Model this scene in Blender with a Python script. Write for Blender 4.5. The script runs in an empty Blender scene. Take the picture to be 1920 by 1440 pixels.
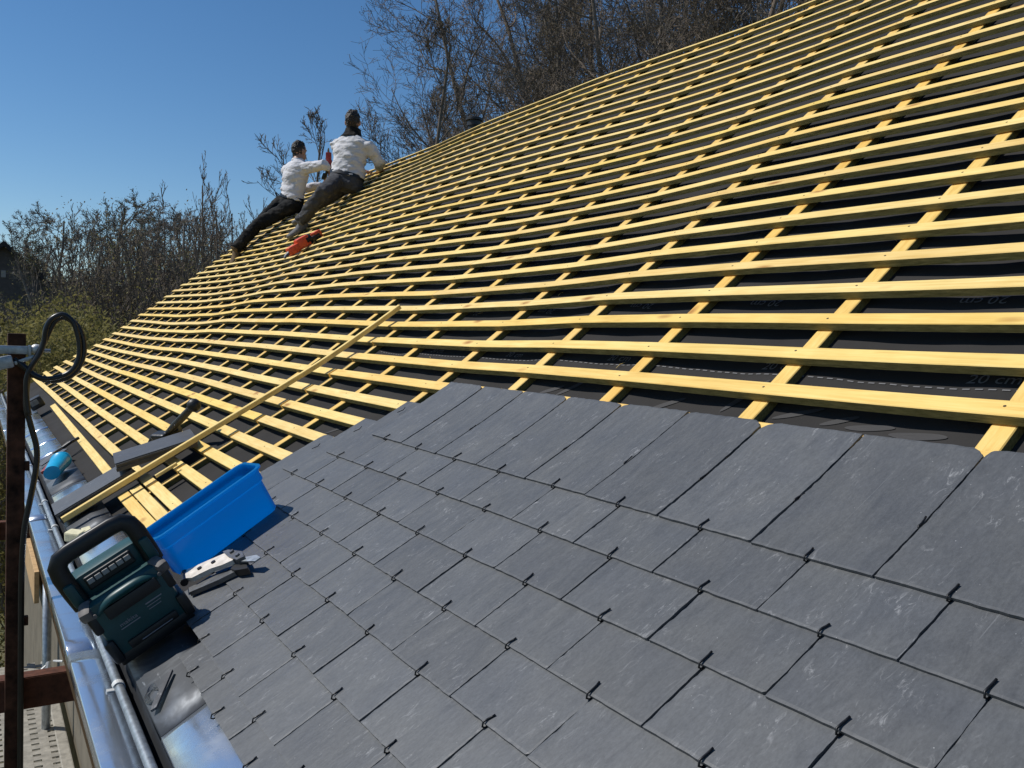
import bpy, bmesh, math, random
import numpy as np
from mathutils import Vector, Matrix, Euler, noise

# ------------------------------------------------------------------ camera, sky, sun, exposure
scene = bpy.context.scene
COL = scene.collection
cam_data = bpy.data.cameras.new("camera"); cam = bpy.data.objects.new("camera", cam_data); COL.objects.link(cam)
cam_data.sensor_width = 36.0; cam_data.lens = 30.0
cam_data.clip_start = 0.05; cam_data.clip_end = 2000
R_ = Vector((0.84506, -0.53339, 0.03698)); U_ = Vector((-0.0049, 0.06143, 0.9981)); B_ = Vector((-0.53465, -0.84364, 0.0493))
cam.matrix_world = Matrix(((R_.x, U_.x, B_.x, -0.3253), (R_.y, U_.y, B_.y, -1.4817), (R_.z, U_.z, B_.z, 0.7513), (0, 0, 0, 1)))
scene.camera = cam

SUN = Vector((-0.565, 0.42, 0.828)).normalized()          # direction towards the sun
sun_el = math.asin(SUN.z); sun_az = math.atan2(SUN.x, SUN.y)
world = bpy.data.worlds.new("World"); scene.world = world; world.use_nodes = True
wn = world.node_tree.nodes; wl = world.node_tree.links
sky = wn.new("ShaderNodeTexSky"); sky.sky_type = 'NISHITA'; sky.sun_disc = False
sky.sun_elevation = sun_el; sky.sun_rotation = sun_az; sky.altitude = 400; sky.air_density = 1.0; sky.dust_density = 0.05; sky.ozone_density = 3.5
hs = wn.new("ShaderNodeHueSaturation"); hs.inputs['Saturation'].default_value = 1.2; wl.new(sky.outputs[0], hs.inputs['Color'])
wl.new(hs.outputs[0], wn["Background"].inputs[0]); wn["Background"].inputs[1].default_value = 0.095
sl = bpy.data.lights.new("sun", 'SUN'); sl.energy = 4.3; sl.angle = math.radians(0.53); sl.color = (1.0, 0.96, 0.90)
so = bpy.data.objects.new("sun", sl); COL.objects.link(so); so.location = (-3, 20, 30)
so.rotation_euler = SUN.to_track_quat('Z', 'Y').to_euler()
scene.view_settings.view_transform = 'Standard'; scene.view_settings.look = 'None'
scene.view_settings.exposure = 0.0; scene.view_settings.gamma = 1.0

rnd = random.Random(7)
TH = math.radians(31.3)
CT, ST = math.cos(TH), math.sin(TH)
ROOF = Matrix.Rotation(-TH, 4, 'Y')                     # roof-local axes: x up the slope, y along the eaves, z off the roof
def RW(v, u, n): return ROOF @ Vector((v, u, n))
def WL(p): return ROOF.inverted() @ Vector(p)
E_ = 0.122; W_ = 0.22; VERGE = 9.62; RIDGE = 4.36

# ------------------------------------------------------------------ materials
def mat(name): 
    m = bpy.data.materials.new(name); m.use_nodes = True
    return m, m.node_tree.nodes, m.node_tree.links, m.node_tree.nodes["Principled BSDF"]
def node(ns, typ, **kw):
    n = ns.new(typ)
    for k, v in kw.items(): setattr(n, k, v)
    return n
def ramp(ns, stops):
    r = ns.new("ShaderNodeValToRGB"); e = r.color_ramp.elements
    while len(e) < len(stops): e.new(0.5)
    for el, (p, c) in zip(e, stops):
        el.position = p; el.color = (c[0], c[1], c[2], 1) if len(c) == 3 else c
    return r
def mapped(ns, ls, scale, coord='Object', offset_random=False):
    tc = ns.new("ShaderNodeTexCoord"); mp = ns.new("ShaderNodeMapping"); mp.inputs['Scale'].default_value = scale
    ls.new(tc.outputs[coord], mp.inputs['Vector'])
    if offset_random:
        oi = ns.new("ShaderNodeObjectInfo"); mm = node(ns, "ShaderNodeMath", operation='MULTIPLY'); mm.inputs[1].default_value = 57.0
        cx = ns.new("ShaderNodeCombineXYZ"); ls.new(oi.outputs['Random'], mm.inputs[0]); 
        for i in range(3): ls.new(mm.outputs[0], cx.inputs[i])
        ls.new(cx.outputs[0], mp.inputs['Location'])
    return mp
def noise_tex(ns, ls, mp, scale, detail=4, rough=0.55, dist=0.0):
    t = ns.new("ShaderNodeTexNoise"); t.inputs['Scale'].default_value = scale; t.inputs['Detail'].default_value = detail
    t.inputs['Roughness'].default_value = rough; t.inputs['Distortion'].default_value = dist
    ls.new(mp.outputs[0], t.inputs['Vector']); return t
def bump(ns, ls, height, strength, dist, bsdf, chain=None):
    b = ns.new("ShaderNodeBump"); b.inputs['Strength'].default_value = strength; b.inputs['Distance'].default_value = dist
    ls.new(height, b.inputs['Height'])
    if chain: ls.new(chain.outputs[0], b.inputs['Normal'])
    ls.new(b.outputs[0], bsdf.inputs['Normal']); return b
def mixc(ns, ls, fac, a, b, blend='MIX'):
    m = ns.new("ShaderNodeMix"); m.data_type = 'RGBA'; m.blend_type = blend
    for s, v in ((m.inputs[0], fac), (m.inputs[6], a), (m.inputs[7], b)):
        if hasattr(v, 'is_linked') or hasattr(v, 'links'): ls.new(v, s)
        elif isinstance(v, (int, float)): s.default_value = v
        else: s.default_value = (*v, 1)
    return m.outputs[2]

def wood_mat(name, along, shade=(1, 1, 1)):
    m, ns, ls, p = mat(name)
    sc = [1, 1, 1]; k = 0 if along == 'x' else 1
    s1 = [26, 26, 26]; s1[k] = 1.6
    mp = mapped(ns, ls, s1, offset_random=True)
    grain = noise_tex(ns, ls, mp, 4.0, 5, 0.6, 0.6)
    col = ramp(ns, [(0.25, (0.72, 0.49, 0.16)), (0.5, (0.84, 0.63, 0.24)), (0.75, (0.91, 0.72, 0.33))]); ls.new(grain.outputs[0], col.inputs[0])
    oi = ns.new("ShaderNodeObjectInfo")
    tint = ramp(ns, [(0.0, (0.92, 0.86, 0.80)), (0.35, (1.0, 1.0, 1.0)), (0.75, (1.0, 0.98, 0.85)), (0.9, (1.0, 0.90, 0.72)), (1.0, (0.97, 0.93, 0.62))]); ls.new(oi.outputs['Random'], tint.inputs[0])
    c = mixc(ns, ls, 1.0, col.outputs[0], tint.outputs[0], 'MULTIPLY')
    # knots
    s2 = [9, 9, 9]; s2[k] = 4.2
    mp2 = mapped(ns, ls, s2, offset_random=True)
    vo = ns.new("ShaderNodeTexVoronoi"); vo.inputs['Scale'].default_value = 1.0; ls.new(mp2.outputs[0], vo.inputs['Vector'])
    kn = ramp(ns, [(0.04, (1, 1, 1)), (0.17, (0, 0, 0))]); ls.new(vo.outputs['Distance'], kn.inputs[0])
    c = mixc(ns, ls, kn.outputs[0], c, (0.42, 0.20, 0.05))
    # blotches of uneven treatment
    mp3 = mapped(ns, ls, (5, 5, 5), offset_random=True); bl = noise_tex(ns, ls, mp3, 1.2, 3)
    br = ramp(ns, [(0.35, (0.86, 0.82, 0.72)), (0.62, (1, 1, 1))]); ls.new(bl.outputs[0], br.inputs[0])
    c = mixc(ns, ls, 0.7, c, br.outputs[0], 'MULTIPLY')
    c = mixc(ns, ls, 1.0, c, shade, 'MULTIPLY')
    ls.new(c, p.inputs['Base Color']); p.inputs['Roughness'].default_value = 0.62
    p.inputs['Specular IOR Level'].default_value = 0.3
    bump(ns, ls, grain.outputs[0], 0.35, 0.002, p)
    return m
M = {}
def shaded_side_mat():
    m, ns, ls, p = mat('rough_shade_darkened_batten_side')  # rough side faces; their shade is painted in as a darker olive colour
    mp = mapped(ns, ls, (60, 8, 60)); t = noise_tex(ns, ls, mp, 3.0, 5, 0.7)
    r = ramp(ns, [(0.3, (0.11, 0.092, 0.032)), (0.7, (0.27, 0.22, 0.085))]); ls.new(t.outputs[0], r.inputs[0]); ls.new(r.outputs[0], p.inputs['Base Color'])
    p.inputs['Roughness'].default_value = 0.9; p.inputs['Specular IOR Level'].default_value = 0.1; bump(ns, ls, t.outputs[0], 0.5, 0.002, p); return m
M['shaded_side'] = shaded_side_mat()
M['wood_y'] = wood_mat('yellow_batten_wood', 'y')
M['wood_x'] = wood_mat('yellow_counter_batten_wood', 'x')
M['wood_cb'] = wood_mat('orange_yellow_counter_batten_wood', 'x', (0.94, 0.86, 0.72))

def slate_mat(name, base):
    m, ns, ls, p = mat(name)
    mp = mapped(ns, ls, (5, 22, 5), offset_random=True)
    st = noise_tex(ns, ls, mp, 2.2, 7, 0.62, 0.8)
    b = base
    col = ramp(ns, [(0.28, tuple(x * 0.86 for x in b)), (0.5, b), (0.74, tuple(x * 1.14 for x in b))]); ls.new(st.outputs[0], col.inputs[0])
    mp4 = mapped(ns, ls, (1, 1, 1), offset_random=True)
    big = noise_tex(ns, ls, mp4, 9, 3, 0.5)
    bc = ramp(ns, [(0.3, (0.88, 0.90, 0.94)), (0.7, (1.10, 1.08, 1.03))]); ls.new(big.outputs[0], bc.inputs[0])
    c = mixc(ns, ls, 0.8, col.outputs[0], bc.outputs[0], 'MULTIPLY')
    oi = ns.new("ShaderNodeObjectInfo"); tr = ramp(ns, [(0, (0.90, 0.90, 0.91)), (0.5, (1, 1, 1)), (1, (1.12, 1.12, 1.13))]); ls.new(oi.outputs['Random'], tr.inputs[0])
    c = mixc(ns, ls, 1.0, c, tr.outputs[0], 'MULTIPLY')
    mpf = mapped(ns, ls, (60, 110, 60), offset_random=True); fg = noise_tex(ns, ls, mpf, 2.0, 6, 0.7); fgr = ramp(ns, [(0.3, (0.80,) * 3), (0.7, (1.20,) * 3)]); ls.new(fg.outputs[0], fgr.inputs[0])
    c = mixc(ns, ls, 1.0, c, fgr.outputs[0], 'MULTIPLY')
    # pale dust scuffs: streaky and patchy
    mp2 = mapped(ns, ls, (26, 70, 30), offset_random=True); sc = noise_tex(ns, ls, mp2, 1.1, 8, 0.75, 1.2)
    mp3 = mapped(ns, ls, (1, 1, 1), offset_random=True); pa = noise_tex(ns, ls, mp3, 14, 2)
    sr = ramp(ns, [(0.55, (0, 0, 0)), (0.72, (1, 1, 1))]); ls.new(sc.outputs[0], sr.inputs[0])
    pr = ramp(ns, [(0.47, (0, 0, 0)), (0.68, (1, 1, 1))]); ls.new(pa.outputs[0], pr.inputs[0])
    mu = node(ns, "ShaderNodeMath", operation='MULTIPLY'); ls.new(sr.outputs[0], mu.inputs[0]); ls.new(pr.outputs[0], mu.inputs[1])
    # small specks
    vo = ns.new("ShaderNodeTexVoronoi"); vo.inputs['Scale'].default_value = 75; ls.new(mp3.outputs[0], vo.inputs['Vector'])
    vr = ramp(ns, [(0.035, (1, 1, 1)), (0.07, (0, 0, 0))]); ls.new(vo.outputs['Distance'], vr.inputs[0])
    wn_ = noise_tex(ns, ls, mp3, 30, 2); wr = ramp(ns, [(0.52, (0, 0, 0)), (0.60, (1, 1, 1))]); ls.new(wn_.outputs[0], wr.inputs[0])
    m2 = node(ns, "ShaderNodeMath", operation='MULTIPLY'); ls.new(vr.outputs[0], m2.inputs[0]); ls.new(wr.outputs[0], m2.inputs[1])
    ad = node(ns, "ShaderNodeMath", operation='ADD', use_clamp=True); ls.new(mu.outputs[0], ad.inputs[0]); ls.new(m2.outputs[0], ad.inputs[1])
    a2 = node(ns, "ShaderNodeMath", operation='MULTIPLY'); a2.inputs[1].default_value = 0.78; ls.new(ad.outputs[0], a2.inputs[0])
    c = mixc(ns, ls, a2.outputs[0], c, (0.42, 0.42, 0.42))
    # fine scratches
    mp5 = mapped(ns, ls, (3, 160, 3), offset_random=True); sk = noise_tex(ns, ls, mp5, 1.5, 3, 0.6, 0.3)
    skr = ramp(ns, [(0.68, (0, 0, 0)), (0.74, (1, 1, 1))]); ls.new(sk.outputs[0], skr.inputs[0])
    m3 = node(ns, "ShaderNodeMath", operation='MULTIPLY'); ls.new(skr.outputs[0], m3.inputs[0]); m3.inputs[1].default_value = 0.22
    c = mixc(ns, ls, m3.outputs[0], c, (0.3, 0.31, 0.32))
    ls.new(c, p.inputs['Base Color'])
    rr = ramp(ns, [(0.3, (0.46,) * 3), (0.7, (0.58,) * 3)]); ls.new(st.outputs[0], rr.inputs[0]); ls.new(rr.outputs[0], p.inputs['Roughness'])
    p.inputs['Specular IOR Level'].default_value = 0.5
    mpb = mapped(ns, ls, (40, 90, 40), offset_random=True); fb = noise_tex(ns, ls, mpb, 1.6, 6, 0.7)
    b1 = bump(ns, ls, st.outputs[0], 0.2, 0.002, p); bump(ns, ls, fb.outputs[0], 0.25, 0.0009, p, b1)
    return m
M['slate'] = slate_mat('grey_slate', (0.081, 0.085, 0.089))
M['slate_dark'] = slate_mat('loose_grey_slate', (0.062, 0.064, 0.070))

def simple(name, color, rough=0.5, metal=0.0, spec=0.5, nscale=None, namt=0.25, bumps=0.0, bdist=0.002):
    m, ns, ls, p = mat(name)
    p.inputs['Base Color'].default_value = (*color, 1); p.inputs['Roughness'].default_value = rough
    p.inputs['Metallic'].default_value = metal; p.inputs['Specular IOR Level'].default_value = spec
    if nscale:
        mp = mapped(ns, ls, (1, 1, 1)); t = noise_tex(ns, ls, mp, nscale, 5, 0.6)
        r = ramp(ns, [(0.3, tuple(max(0, x * (1 - namt)) for x in color)), (0.7, tuple(x * (1 + namt) for x in color))]); ls.new(t.outputs[0], r.inputs[0])
        ls.new(r.outputs[0], p.inputs['Base Color'])
        if bumps: bump(ns, ls, t.outputs[0], bumps, bdist, p)
    return m
def membrane_mat():
    m, ns, ls, p = mat('black_underlay_membrane')
    mp = mapped(ns, ls, (1, 1, 1)); t = noise_tex(ns, ls, mp, 3.0, 4)
    r = ramp(ns, [(0.3, (0.027, 0.0258, 0.025)), (0.7, (0.040, 0.038, 0.0365))]); ls.new(t.outputs[0], r.inputs[0])
    sp = noise_tex(ns, ls, mp, 260, 2); sr = ramp(ns, [(0.70, (0, 0, 0)), (0.78, (1, 1, 1))]); ls.new(sp.outputs[0], sr.inputs[0])
    mm = node(ns, "ShaderNodeMath", operation='MULTIPLY'); mm.inputs[1].default_value = 0.25; ls.new(sr.outputs[0], mm.inputs[0])
    c = mixc(ns, ls, mm.outputs[0], r.outputs[0], (0.2, 0.18, 0.15))
    ls.new(c, p.inputs['Base Color']); p.inputs['Roughness'].default_value = 0.85; p.inputs['Specular IOR Level'].default_value = 0.12
    w = noise_tex(ns, ls, mp, 420, 2); g = noise_tex(ns, ls, mp, 16, 4)
    b = bump(ns, ls, g.outputs[0], 0.3, 0.006, p); bump(ns, ls, w.outputs[0], 0.25, 0.0008, p, b)
    return m
M['membrane'] = membrane_mat()
M['print'] = simple('grey_membrane_print', (0.15, 0.15, 0.155), 0.6, 0, 0.3)
M['print_faint'] = simple('faint_membrane_print', (0.044, 0.043, 0.044), 0.6, 0, 0.3)
def zinc_mat(name, clean=0.5, lo=(0.40, 0.44, 0.50), hi=(0.58, 0.64, 0.72), ra=0.36, rb=0.17):
    m, ns, ls, p = mat(name)
    mp = mapped(ns, ls, (1, 1, 1)); t = noise_tex(ns, ls, mp, 5.5, 5, 0.6, 0.5)
    r = ramp(ns, [(clean - 0.10, lo), (clean + 0.08, hi)]); ls.new(t.outputs[0], r.inputs[0])
    mp2 = mapped(ns, ls, (90, 14, 60)); sp = noise_tex(ns, ls, mp2, 1.0, 4, 0.6); sr = ramp(ns, [(0.66, (0, 0, 0)), (0.74, (1, 1, 1))]); ls.new(sp.outputs[0], sr.inputs[0])
    mm = node(ns, "ShaderNodeMath", operation='MULTIPLY'); mm.inputs[1].default_value = 0.5; ls.new(sr.outputs[0], mm.inputs[0])
    c = mixc(ns, ls, mm.outputs[0], r.outputs[0], (0.7, 0.73, 0.78))
    ls.new(c, p.inputs['Base Color']); p.inputs['Metallic'].default_value = 0.85
    rr = ramp(ns, [(clean - 0.12, (ra,) * 3), (clean + 0.1, (rb,) * 3)]); ls.new(t.outputs[0], rr.inputs[0]); ls.new(rr.outputs[0], p.inputs['Roughness'])
    t2 = noise_tex(ns, ls, mp, 9, 3); b = bump(ns, ls, t2.outputs[0], 0.08, 0.006, p); bump(ns, ls, sp.outputs[0], 0.15, 0.001, p, b)
    return m
M['zinc'] = zinc_mat('zinc_sheet', 0.44)
M['zinc_stained'] = zinc_mat('stained_zinc_flashing', 0.60, (0.085, 0.09, 0.098), (0.20, 0.215, 0.235), 0.62, 0.42)
M['galv'] = simple('galvanised_steel', (0.33, 0.36, 0.38), 0.42, 0.75, 0.5, 60, 0.3, 0.1)
M['galv_white'] = simple('pale_galvanised_clip', (0.62, 0.62, 0.60), 0.5, 0.3, 0.5, 40, 0.15)
M['deck'] = simple('pale_deck_steel', (0.30, 0.28, 0.235), 0.6, 0.2, 0.4, 30, 0.3)
M['rust'] = simple('rusty_brown_steel', (0.055, 0.024, 0.014), 0.85, 0.0, 0.2, 22, 0.8, 0.6)
M['rust_light'] = simple('rust_red_steel', (0.10, 0.038, 0.022), 0.75, 0.1, 0.3, 30, 0.5, 0.4)
M['hook'] = simple('black_steel_wire', (0.010, 0.010, 0.011), 0.38, 0.3)
M['nail'] = simple('dark_nail_head', (0.07, 0.055, 0.04), 0.5, 0.6)
M['rubber'] = simple('black_rubber', (0.012, 0.012, 0.012), 0.48, 0, 0.5, 50, 0.3)
M['cable'] = simple('black_cable_sheath', (0.010, 0.010, 0.010), 0.36, 0, 0.5, 30, 0.3)
M['teal'] = simple('teal_plastic', (0.004, 0.050, 0.052), 0.42, 0, 0.5, 40, 0.15)
M['black_plastic'] = simple('black_plastic', (0.006, 0.0065, 0.007), 0.42, 0, 0.5, 60, 0.2)
M['grey_plastic'] = simple('worn_grey_rubber', (0.11, 0.10, 0.095), 0.6, 0, 0.4, 50, 0.3)
M['button'] = simple('grey_button', (0.30, 0.29, 0.27), 0.5)
M['letter'] = simple('grey_lettering', (0.22, 0.22, 0.24), 0.5)
M['orange'] = simple('orange_plastic', (0.72, 0.085, 0.02), 0.42, 0, 0.5, 40, 0.15)
M['red'] = simple('dull_red_plastic', (0.30, 0.025, 0.02), 0.45)
M['cyan'] = simple('cyan_plastic', (0.01, 0.36, 0.62), 0.33, 0, 0.5, 20, 0.1)
M['cream'] = simple('cream_foam', (0.66, 0.62, 0.42), 0.8, 0, 0.2, 40, 0.15, 0.3)
M['white_tool'] = simple('worn_white_paint', (0.66, 0.60, 0.52), 0.5, 0, 0.5, 40, 0.25)
M['steel'] = simple('tool_steel', (0.16, 0.165, 0.17), 0.4, 0.7, 0.5, 40, 0.3)
M['skin'] = simple('skin', (0.36, 0.19, 0.12), 0.5, 0, 0.4, 30, 0.1)
M['hair_dark'] = simple('dark_hair', (0.018, 0.014, 0.012), 0.55, 0, 0.4, 120, 0.5, 0.8, 0.01)
M['hair_brown'] = simple('brown_hair', (0.026, 0.019, 0.014), 0.55, 0, 0.4, 120, 0.5, 0.8, 0.01)
def cloth(name, color, s=12, bd=0.02, bs=0.6, dirt=0.0):
    m, ns, ls, p = mat(name)
    mp = mapped(ns, ls, (1, 1, 2.0)); t = noise_tex(ns, ls, mp, s, 3, 0.5, 0.8); f = noise_tex(ns, ls, mp, 300, 2)
    r = ramp(ns, [(0.3, tuple(x * 0.9 for x in color)), (0.7, color)]); ls.new(t.outputs[0], r.inputs[0])
    d_ = noise_tex(ns, ls, mp, 5.5, 5, 0.65); dr_ = ramp(ns, [(0.52, (0, 0, 0)), (0.75, (1, 1, 1))]); ls.new(d_.outputs[0], dr_.inputs[0])
    dm_ = node(ns, 'ShaderNodeMath', operation='MULTIPLY'); dm_.inputs[1].default_value = 0.55; ls.new(dr_.outputs[0], dm_.inputs[0])
    ls.new(mixc(ns, ls, dm_.outputs[0], r.outputs[0], tuple(0.5 * x + 0.5 * y for x, y in zip(color, (0.20, 0.17, 0.13)))), p.inputs['Base Color'])
    p.inputs['Roughness'].default_value = 0.85; p.inputs['Specular IOR Level'].default_value = 0.15
    b = bump(ns, ls, t.outputs[0], bs, bd, p); bump(ns, ls, f.outputs[0], 0.15, 0.001, p, b)
    return m
M['shirt_l'] = cloth('white_jersey', (0.66, 0.65, 0.67), 11, 0.03)
M['shirt_r'] = cloth('pale_grey_sweatshirt', (0.62, 0.61, 0.615), 9, 0.03)
M['trousers_l'] = cloth('black_work_trousers', (0.013, 0.014, 0.015), 14)
M['trousers_r'] = cloth('charcoal_work_trousers', (0.062, 0.064, 0.070), 14)
M['hood'] = cloth('black_hood', (0.012, 0.011, 0.011), 14)
M['boot_tan'] = cloth('tan_boot_leather', (0.16, 0.11, 0.06), 30, 0.003)
M['boot_grey'] = cloth('grey_boot_leather', (0.17, 0.17, 0.17), 30, 0.003)
def blue_mat():
    m, ns, ls, p = mat('blue_translucent_plastic')
    p.inputs['Base Color'].default_value = (0.002, 0.265, 0.56, 1); p.inputs['Roughness'].default_value = 0.30
    tr = ns.new("ShaderNodeBsdfTranslucent"); tr.inputs[0].default_value = (0.005, 0.46, 0.86, 1)
    mx = ns.new("ShaderNodeMixShader"); mx.inputs[0].default_value = 0.62
    ls.new(p.outputs[0], mx.inputs[1]); ls.new(tr.outputs[0], mx.inputs[2]); ls.new(mx.outputs[0], ns["Material Output"].inputs[0])
    return m
M['blue'] = blue_mat()
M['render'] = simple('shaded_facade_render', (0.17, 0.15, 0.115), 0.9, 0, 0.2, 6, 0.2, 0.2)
M['gable'] = simple('dark_roughcast', (0.105, 0.095, 0.088), 0.9, 0, 0.2, 8, 0.2, 0.3)
M['roof_dark'] = simple('dark_roof_tiles', (0.03, 0.026, 0.026), 0.8, 0, 0.3, 10, 0.3)
M['plank'] = simple('tan_timber', (0.50, 0.33, 0.17), 0.7, 0, 0.3, 20, 0.25, 0.2)
M['mesh_strip'] = simple('brown_wire_mesh', (0.16, 0.10, 0.05), 0.6, 0.3)
def ground_mat():
    m, ns, ls, p = mat('ground_grass_and_gravel')
    mp = mapped(ns, ls, (1, 1, 1)); t = noise_tex(ns, ls, mp, 0.35, 6, 0.6); d = noise_tex(ns, ls, mp, 9, 4)
    r = ramp(ns, [(0.35, (0.05, 0.065, 0.02)), (0.5, (0.10, 0.10, 0.04)), (0.7, (0.16, 0.13, 0.08))]); ls.new(t.outputs[0], r.inputs[0])
    r2 = ramp(ns, [(0.3, (0.6,) * 3), (0.7, (1.2,) * 3)]); ls.new(d.outputs[0], r2.inputs[0])
    ls.new(mixc(ns, ls, 1.0, r.outputs[0], r2.outputs[0], 'MULTIPLY'), p.inputs['Base Color']); p.inputs['Roughness'].default_value = 0.95
    bump(ns, ls, d.outputs[0], 0.5, 0.05, p); return m
M['ground'] = ground_mat()
M['bark'] = simple('dark_bark', (0.150, 0.122, 0.096), 0.9, 0, 0.2, 14, 0.35)
M['bark_red'] = simple('reddish_bark', (0.190, 0.148, 0.112), 0.9, 0, 0.2, 14, 0.35)
M['bark_grey'] = simple('greyish_bark', (0.185, 0.160, 0.132), 0.9, 0, 0.2, 14, 0.35)
def leaf_mat(name, color):
    m, ns, ls, p = mat(name)
    mp = mapped(ns, ls, (1, 1, 1)); t = noise_tex(ns, ls, mp, 2.5, 3)
    r = ramp(ns, [(0.3, tuple(x * 0.6 for x in color)), (0.7, tuple(x * 1.3 for x in color))]); ls.new(t.outputs[0], r.inputs[0])
    ls.new(r.outputs[0], p.inputs['Base Color']); p.inputs['Roughness'].default_value = 0.7; p.inputs['Specular IOR Level'].default_value = 0.2
    tr = ns.new("ShaderNodeBsdfTranslucent"); ls.new(r.outputs[0], tr.inputs[0])
    mx = ns.new("ShaderNodeMixShader"); mx.inputs[0].default_value = 0.4
    ls.new(p.outputs[0], mx.inputs[1]); ls.new(tr.outputs[0], mx.inputs[2]); ls.new(mx.outputs[0], ns["Material Output"].inputs[0])
    return m
M['leaf_olive'] = leaf_mat('olive_spring_leaves', (0.23, 0.205, 0.07))
M['leaf_green'] = leaf_mat('young_green_leaves', (0.19, 0.21, 0.075))
M['leaf_bud'] = leaf_mat('brownish_buds', (0.20, 0.165, 0.095))

# ------------------------------------------------------------------ object helpers
def link(o, parent=None):
    COL.objects.link(o)
    if parent is not None: o.parent = parent
    return o
def mobj(name, verts, faces, mats, parent=None, fm=None, smooth=False):
    me = bpy.data.meshes.new(name)
    me.from_pydata([tuple(v) for v in verts], [], [tuple(f) for f in faces])
    for m in (mats if isinstance(mats, (list, tuple)) else [mats]): me.materials.append(m)
    if fm: me.polygons.foreach_set('material_index', fm)
    if smooth: me.polygons.foreach_set('use_smooth', [True] * len(me.polygons))
    me.update()
    return link(bpy.data.objects.new(name, me), parent)
def tag(o, label, cat, group=None, kind=None):
    o['label'] = label; o['category'] = cat
    if group: o['group'] = group
    if kind: o['kind'] = kind
    return o
def empty(name, label, cat, matrix, group=None):
    o = bpy.data.objects.new(name, None); o.empty_display_size = 0.05; COL.objects.link(o); o.matrix_world = matrix
    return tag(o, label, cat, group)
class MB:
    """collects pieces of ONE part"""
    def __init__(s): s.v = []; s.f = []; s.m = []
    def add(s, V, F, mi=0):
        o = len(s.v); s.v += [Vector(p) for p in V]; s.f += [tuple(i + o for i in f) for f in F]; s.m += [mi] * len(F); return s
    def box(s, c, size, bev=0.0, rot=None, mi=0, taper=None):
        bm = bmesh.new(); bmesh.ops.create_cube(bm, size=1.0)
        for v in bm.verts:
            k = 1.0
            if taper and v.co.z > 0: v.co.x *= taper[0]; v.co.y *= taper[1]
            v.co = Vector((v.co.x * size[0], v.co.y * size[1], v.co.z * size[2]))
        if bev: bmesh.ops.bevel(bm, geom=bm.edges[:], offset=bev, segments=2, affect='EDGES', profile=0.6)
        V = [v.co.copy() for v in bm.verts]; bm.verts.index_update(); F = [[v.index for v in f.verts] for f in bm.faces]; bm.free()
        R = rot if rot is not None else Matrix.Identity(3)
        if isinstance(R, Euler): R = R.to_matrix()
        return s.add([R @ v + Vector(c) for v in V], F, mi)
    def tube(s, pts, rad, sides=8, mi=0, flat=None, cap=True):
        pts = [Vector(p) for p in pts]; n = len(pts)
        rads = rad if isinstance(rad, (list, tuple)) else [rad] * n
        prev = None; V = []; F = []
        for i, p in enumerate(pts):
            d = (pts[min(i + 1, n - 1)] - pts[max(i - 1, 0)]).normalized()
            if prev is None:
                a = Vector((0, 0, 1)) if abs(d.z) < 0.9 else Vector((1, 0, 0)); x = d.cross(a).normalized()
            else:
                x = (prev - d * prev.dot(d)).normalized()
            prev = x; y = d.cross(x)
            for k in range(sides):
                t = 2 * math.pi * k / sides; r = rads[i]
                rx, ry = (r if not isinstance(r, tuple) else r[0]), (r if not isinstance(r, tuple) else r[1])
                V.append(p + x * (rx * math.cos(t)) + y * (ry * math.sin(t)))
        for i in range(n - 1):
            for k in range(sides):
                F.append((i * sides + k, i * sides + (k + 1) % sides, (i + 1) * sides + (k + 1) % sides, (i + 1) * sides + k))
        if cap: F.append(tuple(range(sides))[::-1]); F.append(tuple((n - 1) * sides + k for k in range(sides)))
        return s.add(V, F, mi)
    def loft(s, rings, sides=18, mi=0):
        V = []; F = []; n = len(rings)
        for c, a, b in rings:
            c, a, b = Vector(c), Vector(a), Vector(b)
            for k in range(sides):
                t = 2 * math.pi * k / sides; V.append(c + a * math.cos(t) + b * math.sin(t))
        for i in range(n - 1):
            for k in range(sides): F.append((i * sides + k, i * sides + (k + 1) % sides, (i + 1) * sides + (k + 1) % sides, (i + 1) * sides + k))
        F.append(tuple(range(sides))[::-1]); F.append(tuple((n - 1) * sides + k for k in range(sides)))
        return s.add(V, F, mi)
    def ball(s, c, r, mi=0, axes=None, seg=14):
        c = Vector(c); r = r if isinstance(r, (tuple, list)) else (r, r, r)
        ax = axes or (Vector((1, 0, 0)), Vector((0, 1, 0)), Vector((0, 0, 1)))
        V = [c - ax[2] * r[2]]; F = []; nl = seg // 2 + 1
        for i in range(1, nl):
            ph = math.pi * i / nl
            for k in range(seg):
                t = 2 * math.pi * k / seg
                V.append(c + ax[0] * (r[0] * math.sin(ph) * math.cos(t)) + ax[1] * (r[1] * math.sin(ph) * math.sin(t)) - ax[2] * (r[2] * math.cos(ph)))
        V.append(c + ax[2] * r[2]); last = len(V) - 1
        for k in range(seg): F.append((0, 1 + (k + 1) % seg, 1 + k))
        for i in range(nl - 2):
            for k in range(seg):
                a = 1 + i * seg; b = a + seg; F.append((a + k, a + (k + 1) % seg, b + (k + 1) % seg, b + k))
        a = 1 + (nl - 2) * seg
        for k in range(seg): F.append((a + k, a + (k + 1) % seg, last))
        return s.add(V, F, mi)
    def prism(s, poly, z0, z1, fn=lambda x, y, z: (x, y, z), mi=0):
        n = len(poly); V = [fn(x, y, z0) for x, y in poly] + [fn(x, y, z1) for x, y in poly]
        F = [tuple(range(n))[::-1], tuple(range(n, 2 * n))] + [(i, (i + 1) % n, n + (i + 1) % n, n + i) for i in range(n)]
        return s.add(V, F, mi)
    def xform(s, mtx): s.v = [mtx @ p for p in s.v]; return s
    def build(s, name, mats, parent=None, smooth=False): return mobj(name, s.v, s.f, mats, parent, s.m, smooth)
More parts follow.
